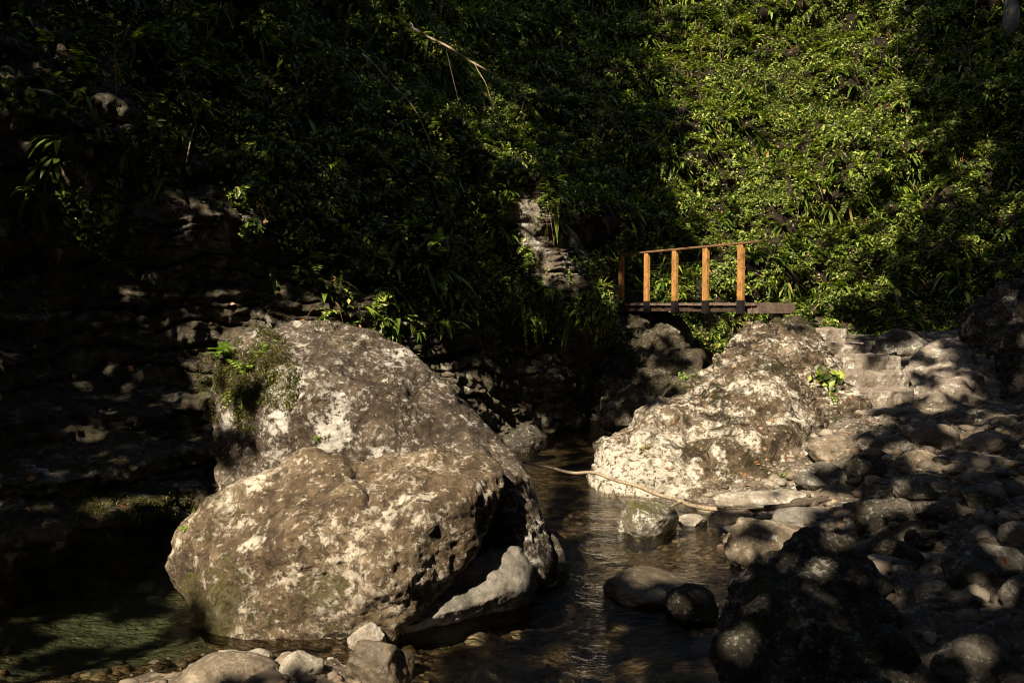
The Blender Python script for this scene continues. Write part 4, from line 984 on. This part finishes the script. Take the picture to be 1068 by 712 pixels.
# ------------------------------------------------------------------ added unseen leaf canopy, its gaps shaped to place sun and shade
A_ = np.cross(SUN, [0, 0, 1.0]); A_ /= np.linalg.norm(A_); B_ = np.cross(A_, SUN)
GAPS = [  # u, v, ru, rv, angle(deg), openness
 (383, 572, 204, 120, 0, 1.0), (215, 570, 50, 60, 0, 0.9), (395, 440, 150, 110, 20, 1.0), (310, 370, 115, 48, 0, 1.0), (262, 400, 52, 52, 20, 0.95), (510, 480, 80, 70, 35, 1.0), (490, 610, 80, 40, -30, 0.55),
 (720, 470, 125, 62, -25, 1.0), (800, 420, 105, 95, 0, 1.0), (840, 350, 60, 36, 20, 0.8),
 (835, 120, 128, 150, 0, 0.90), (750, 60, 75, 75, 0, 0.75), (800, 190, 100, 90, 0, 0.88), (900, 220, 80, 75, 0, 0.66), (860, 285, 80, 45, 0, 0.7), (755, 150, 36, 90, 10, 0.7),
 (985, 190, 60, 60, 0, 0.42), (1030, 230, 40, 40, 0, 0.35), (645, 75, 18, 14, 0, 0.5), (665, 105, 12, 20, 0, 0.45), (640, 150, 10, 14, 0, 0.4), (770, 300, 110, 25, 0, 0.85), (900, 30, 60, 40, 0, 0.55), (1045, 12, 16, 16, 0, 0.9),
 (566, 255, 28, 64, -22, 0.9), (590, 290, 12, 28, 0, 0.9), (512, 118, 60, 55, 0, 0.17), (530, 150, 30, 35, 0, 0.5), (440, 140, 22, 40, -30, 0.22), (470, 55, 60, 16, 35, 0.45),
 (90, 110, 80, 14, 10, 0.22), (70, 190, 34, 18, 20, 0.34), (150, 150, 26, 16, 20, 0.22), (30, 100, 24, 10, 0, 0.3), (95, 255, 30, 9, 0, 0.2), (290, 285, 26, 22, 0, 0.7), (215, 240, 18, 14, 0, 0.5), (350, 300, 35, 22, 0, 0.35), (60, 60, 80, 25, 20, 0.2), (380, 30, 40, 20, 0, 0.3),
 (560, 350, 100, 34, 0, 0.2), (695, 365, 55, 34, 45, 0.6), (660, 345, 30, 16, 0, 0.35), (600, 430, 60, 30, 0, 0.15),
 (610, 520, 40, 60, 0, 0.45), (690, 560, 75, 52, 0, 0.85), (620, 600, 60, 45, 0, 0.42), (640, 670, 90, 30, -15, 0.33), (560, 640, 60, 30, 0, 0.3),
 (230, 690, 120, 24, -5, 0.85), (390, 690, 70, 30, 0, 0.9), (90, 680, 110, 36, -10, 0.6), (130, 588, 74, 16, -12, 0.22), (92, 452, 22, 7, 10, 0.6), (135, 470, 24, 7, 0, 0.6), (150, 545, 40, 8, 0, 0.5), (185, 520, 20, 8, 0, 0.4), (220, 415, 20, 14, 0, 0.6),
 (900, 392, 55, 36, 10, 0.8), (965, 385, 45, 30, 25, 0.55), (990, 418, 45, 24, 0, 0.45), (940, 360, 30, 14, 0, 0.4), (1020, 420, 35, 40, 0, 0.25),
 (865, 462, 32, 18, 0, 0.95), (850, 492, 30, 18, 0, 0.7), (900, 440, 40, 12, 0, 0.4), (1000, 455, 60, 10, 0, 0.4), (955, 480, 26, 16, 0, 0.65), (950, 515, 22, 14, 0, 0.6), (800, 522, 75, 16, 0, 0.9), (790, 560, 50, 24, -20, 0.6), (850, 560, 50, 20, 0, 0.4),
 (920, 535, 40, 16, 0, 0.35), (990, 470, 80, 24, 0, 0.28), (768, 640, 16, 30, 15, 0.5), (782, 668, 12, 20, -20, 0.45), (850, 590, 30, 8, 40, 0.3), (1000, 668, 30, 12, 20, 0.25), (945, 600, 26, 8, 0, 0.25), (1030, 585, 20, 8, 0, 0.3),
]
CELL = 0.07
pts, val = [], []
for v in np.arange(-6, 720, 3.0):
    for u in np.arange(-6, 1076, 3.0):
        h = cast(u, v)
        if h[0] is None: continue
        best = 0.0
        for (gu, gv, ru, rv, an, op) in GAPS:
            du, dv = u - gu, v - gv
            if abs(du) > ru + rv or abs(dv) > ru + rv: continue
            ca, sa = math.cos(math.radians(an)), math.sin(math.radians(an))
            r = math.hypot((du * ca + dv * sa) / ru, (-du * sa + dv * ca) / rv)
            x = op * min(1.0, max(0.0, (1.12 - r) / 0.30))
            if x > best: best = x
        pts.append(h[0][:]); val.append(best)
for k in np.linspace(0.0, 1.0, 60):                                   # the railing itself stands in sun, fading at its far end
    for z in np.linspace(0, 1.15, 14):
        pts.append(bp(-0.5 + k * (Lb + 0.5), 0, ZD + z)); val.append(1.0 if k < 0.86 else 0.35)
pts = np.array(pts); val = np.array(val)
ab = np.stack([pts @ A_, pts @ B_], -1); mn_ = ab.min(0) - 3.0; mx_ = ab.max(0) + 3.0
dim = np.ceil((mx_ - mn_) / CELL).astype(int)
ij = np.floor((ab - mn_) / CELL).astype(int); fl = ij[:, 0] * dim[1] + ij[:, 1]
num = np.zeros(dim[0] * dim[1]); np.maximum.at(num, fl, val)
cnt = np.bincount(fl, minlength=dim[0] * dim[1])
G = num.reshape(dim)
hit = (cnt > 0).reshape(dim)
for _ in range(4):                                                    # close pinholes between samples
    nb = np.zeros_like(G)
    for dx in (-1, 0, 1):
        for dy in (-1, 0, 1): nb = np.maximum(nb, np.roll(np.roll(G * hit, dx, 0), dy, 1))
    nh = np.zeros_like(hit)
    for dx in (-1, 0, 1):
        for dy in (-1, 0, 1): nh |= np.roll(np.roll(hit, dx, 0), dy, 1)
    G = np.where(hit, G, nb); hit = nh
area = (mx_ - mn_).prod()
nl = int(area * 5.4 / 0.019)
la = RNG.uniform(size=(nl, 2)) * (mx_ - mn_) + mn_
ii = np.minimum(((la - mn_) / CELL).astype(int), dim - 1)
Lv = G[ii[:, 0], ii[:, 1]]
l3 = np.concatenate([la, np.zeros((nl, 1))], 1)
pat = 0.5 + 0.5 * (0.62 * vnoise(l3 * 2.6, 201) + 0.6 * vnoise(l3 * 7.5, 202)) / 0.8
fleck = (vnoise(l3 * 1.9, 205) + 0.7 * vnoise(l3 * 6.5, 206)) > 1.42
drop = (Lv > 0.97) | ((Lv > 0.02) & (pat < Lv * 0.97)) | fleck
cdep = RNG.uniform(7.5, 12.0, nl)
lp = la[:, :1] * A_ + la[:, 1:] * B_ + cdep[:, None] * SUN
pu, pv, pd = pix(lp)
infr = (pd > 0) & (pu > -90) & (pu < 1160) & (pv > -90) & (pv < 800)
kp = ~drop & ~infr
lp = lp[kp]
nn = SUN + 0.45 * RNG.normal(size=lp.shape); nn /= np.linalg.norm(nn, axis=1)[:, None]
Vc = leaflets(lp, nn, RNG.uniform(0.13, 0.27, len(lp)), 0.75)
# added leaf dome all round, unseen, blocking most of the sky light
n2 = 42000
dm = RNG.normal(size=(n2, 3)); dm[:, 2] = np.abs(dm[:, 2]) * 0.8; dm /= np.linalg.norm(dm, axis=1)[:, None]
q = np.array([0, 5.0, 0]) + dm * RNG.uniform(21, 26, n2)[:, None]
ab2 = np.stack([q @ A_, q @ B_], -1); inside = ((ab2 > mn_) & (ab2 < mx_)).all(1)
pu, pv, pd = pix(q); infr = (pd > 0) & (pu > -90) & (pu < 1160) & (pv > -90) & (pv < 800)
q = q[~inside & ~infr]
nn = (q - np.array([0, 5.0, 0])) / 23.0 + 0.35 * RNG.normal(size=q.shape); nn /= np.linalg.norm(nn, axis=1)[:, None]
Vc2 = leaflets(q, nn, RNG.uniform(0.6, 1.1, len(q)), 0.75)
V1 = join([Vc, Vc2])
o = mesh_np('added_shade_canopy', *V1, M['canopy'], smooth=False); tag(o, 'unseen leaf cover added above the frame to shape sun patches and block sky', 'tree canopy', kind='stuff')
print('canopy leaves', len(lp), 'of', nl, 'cells', dim)
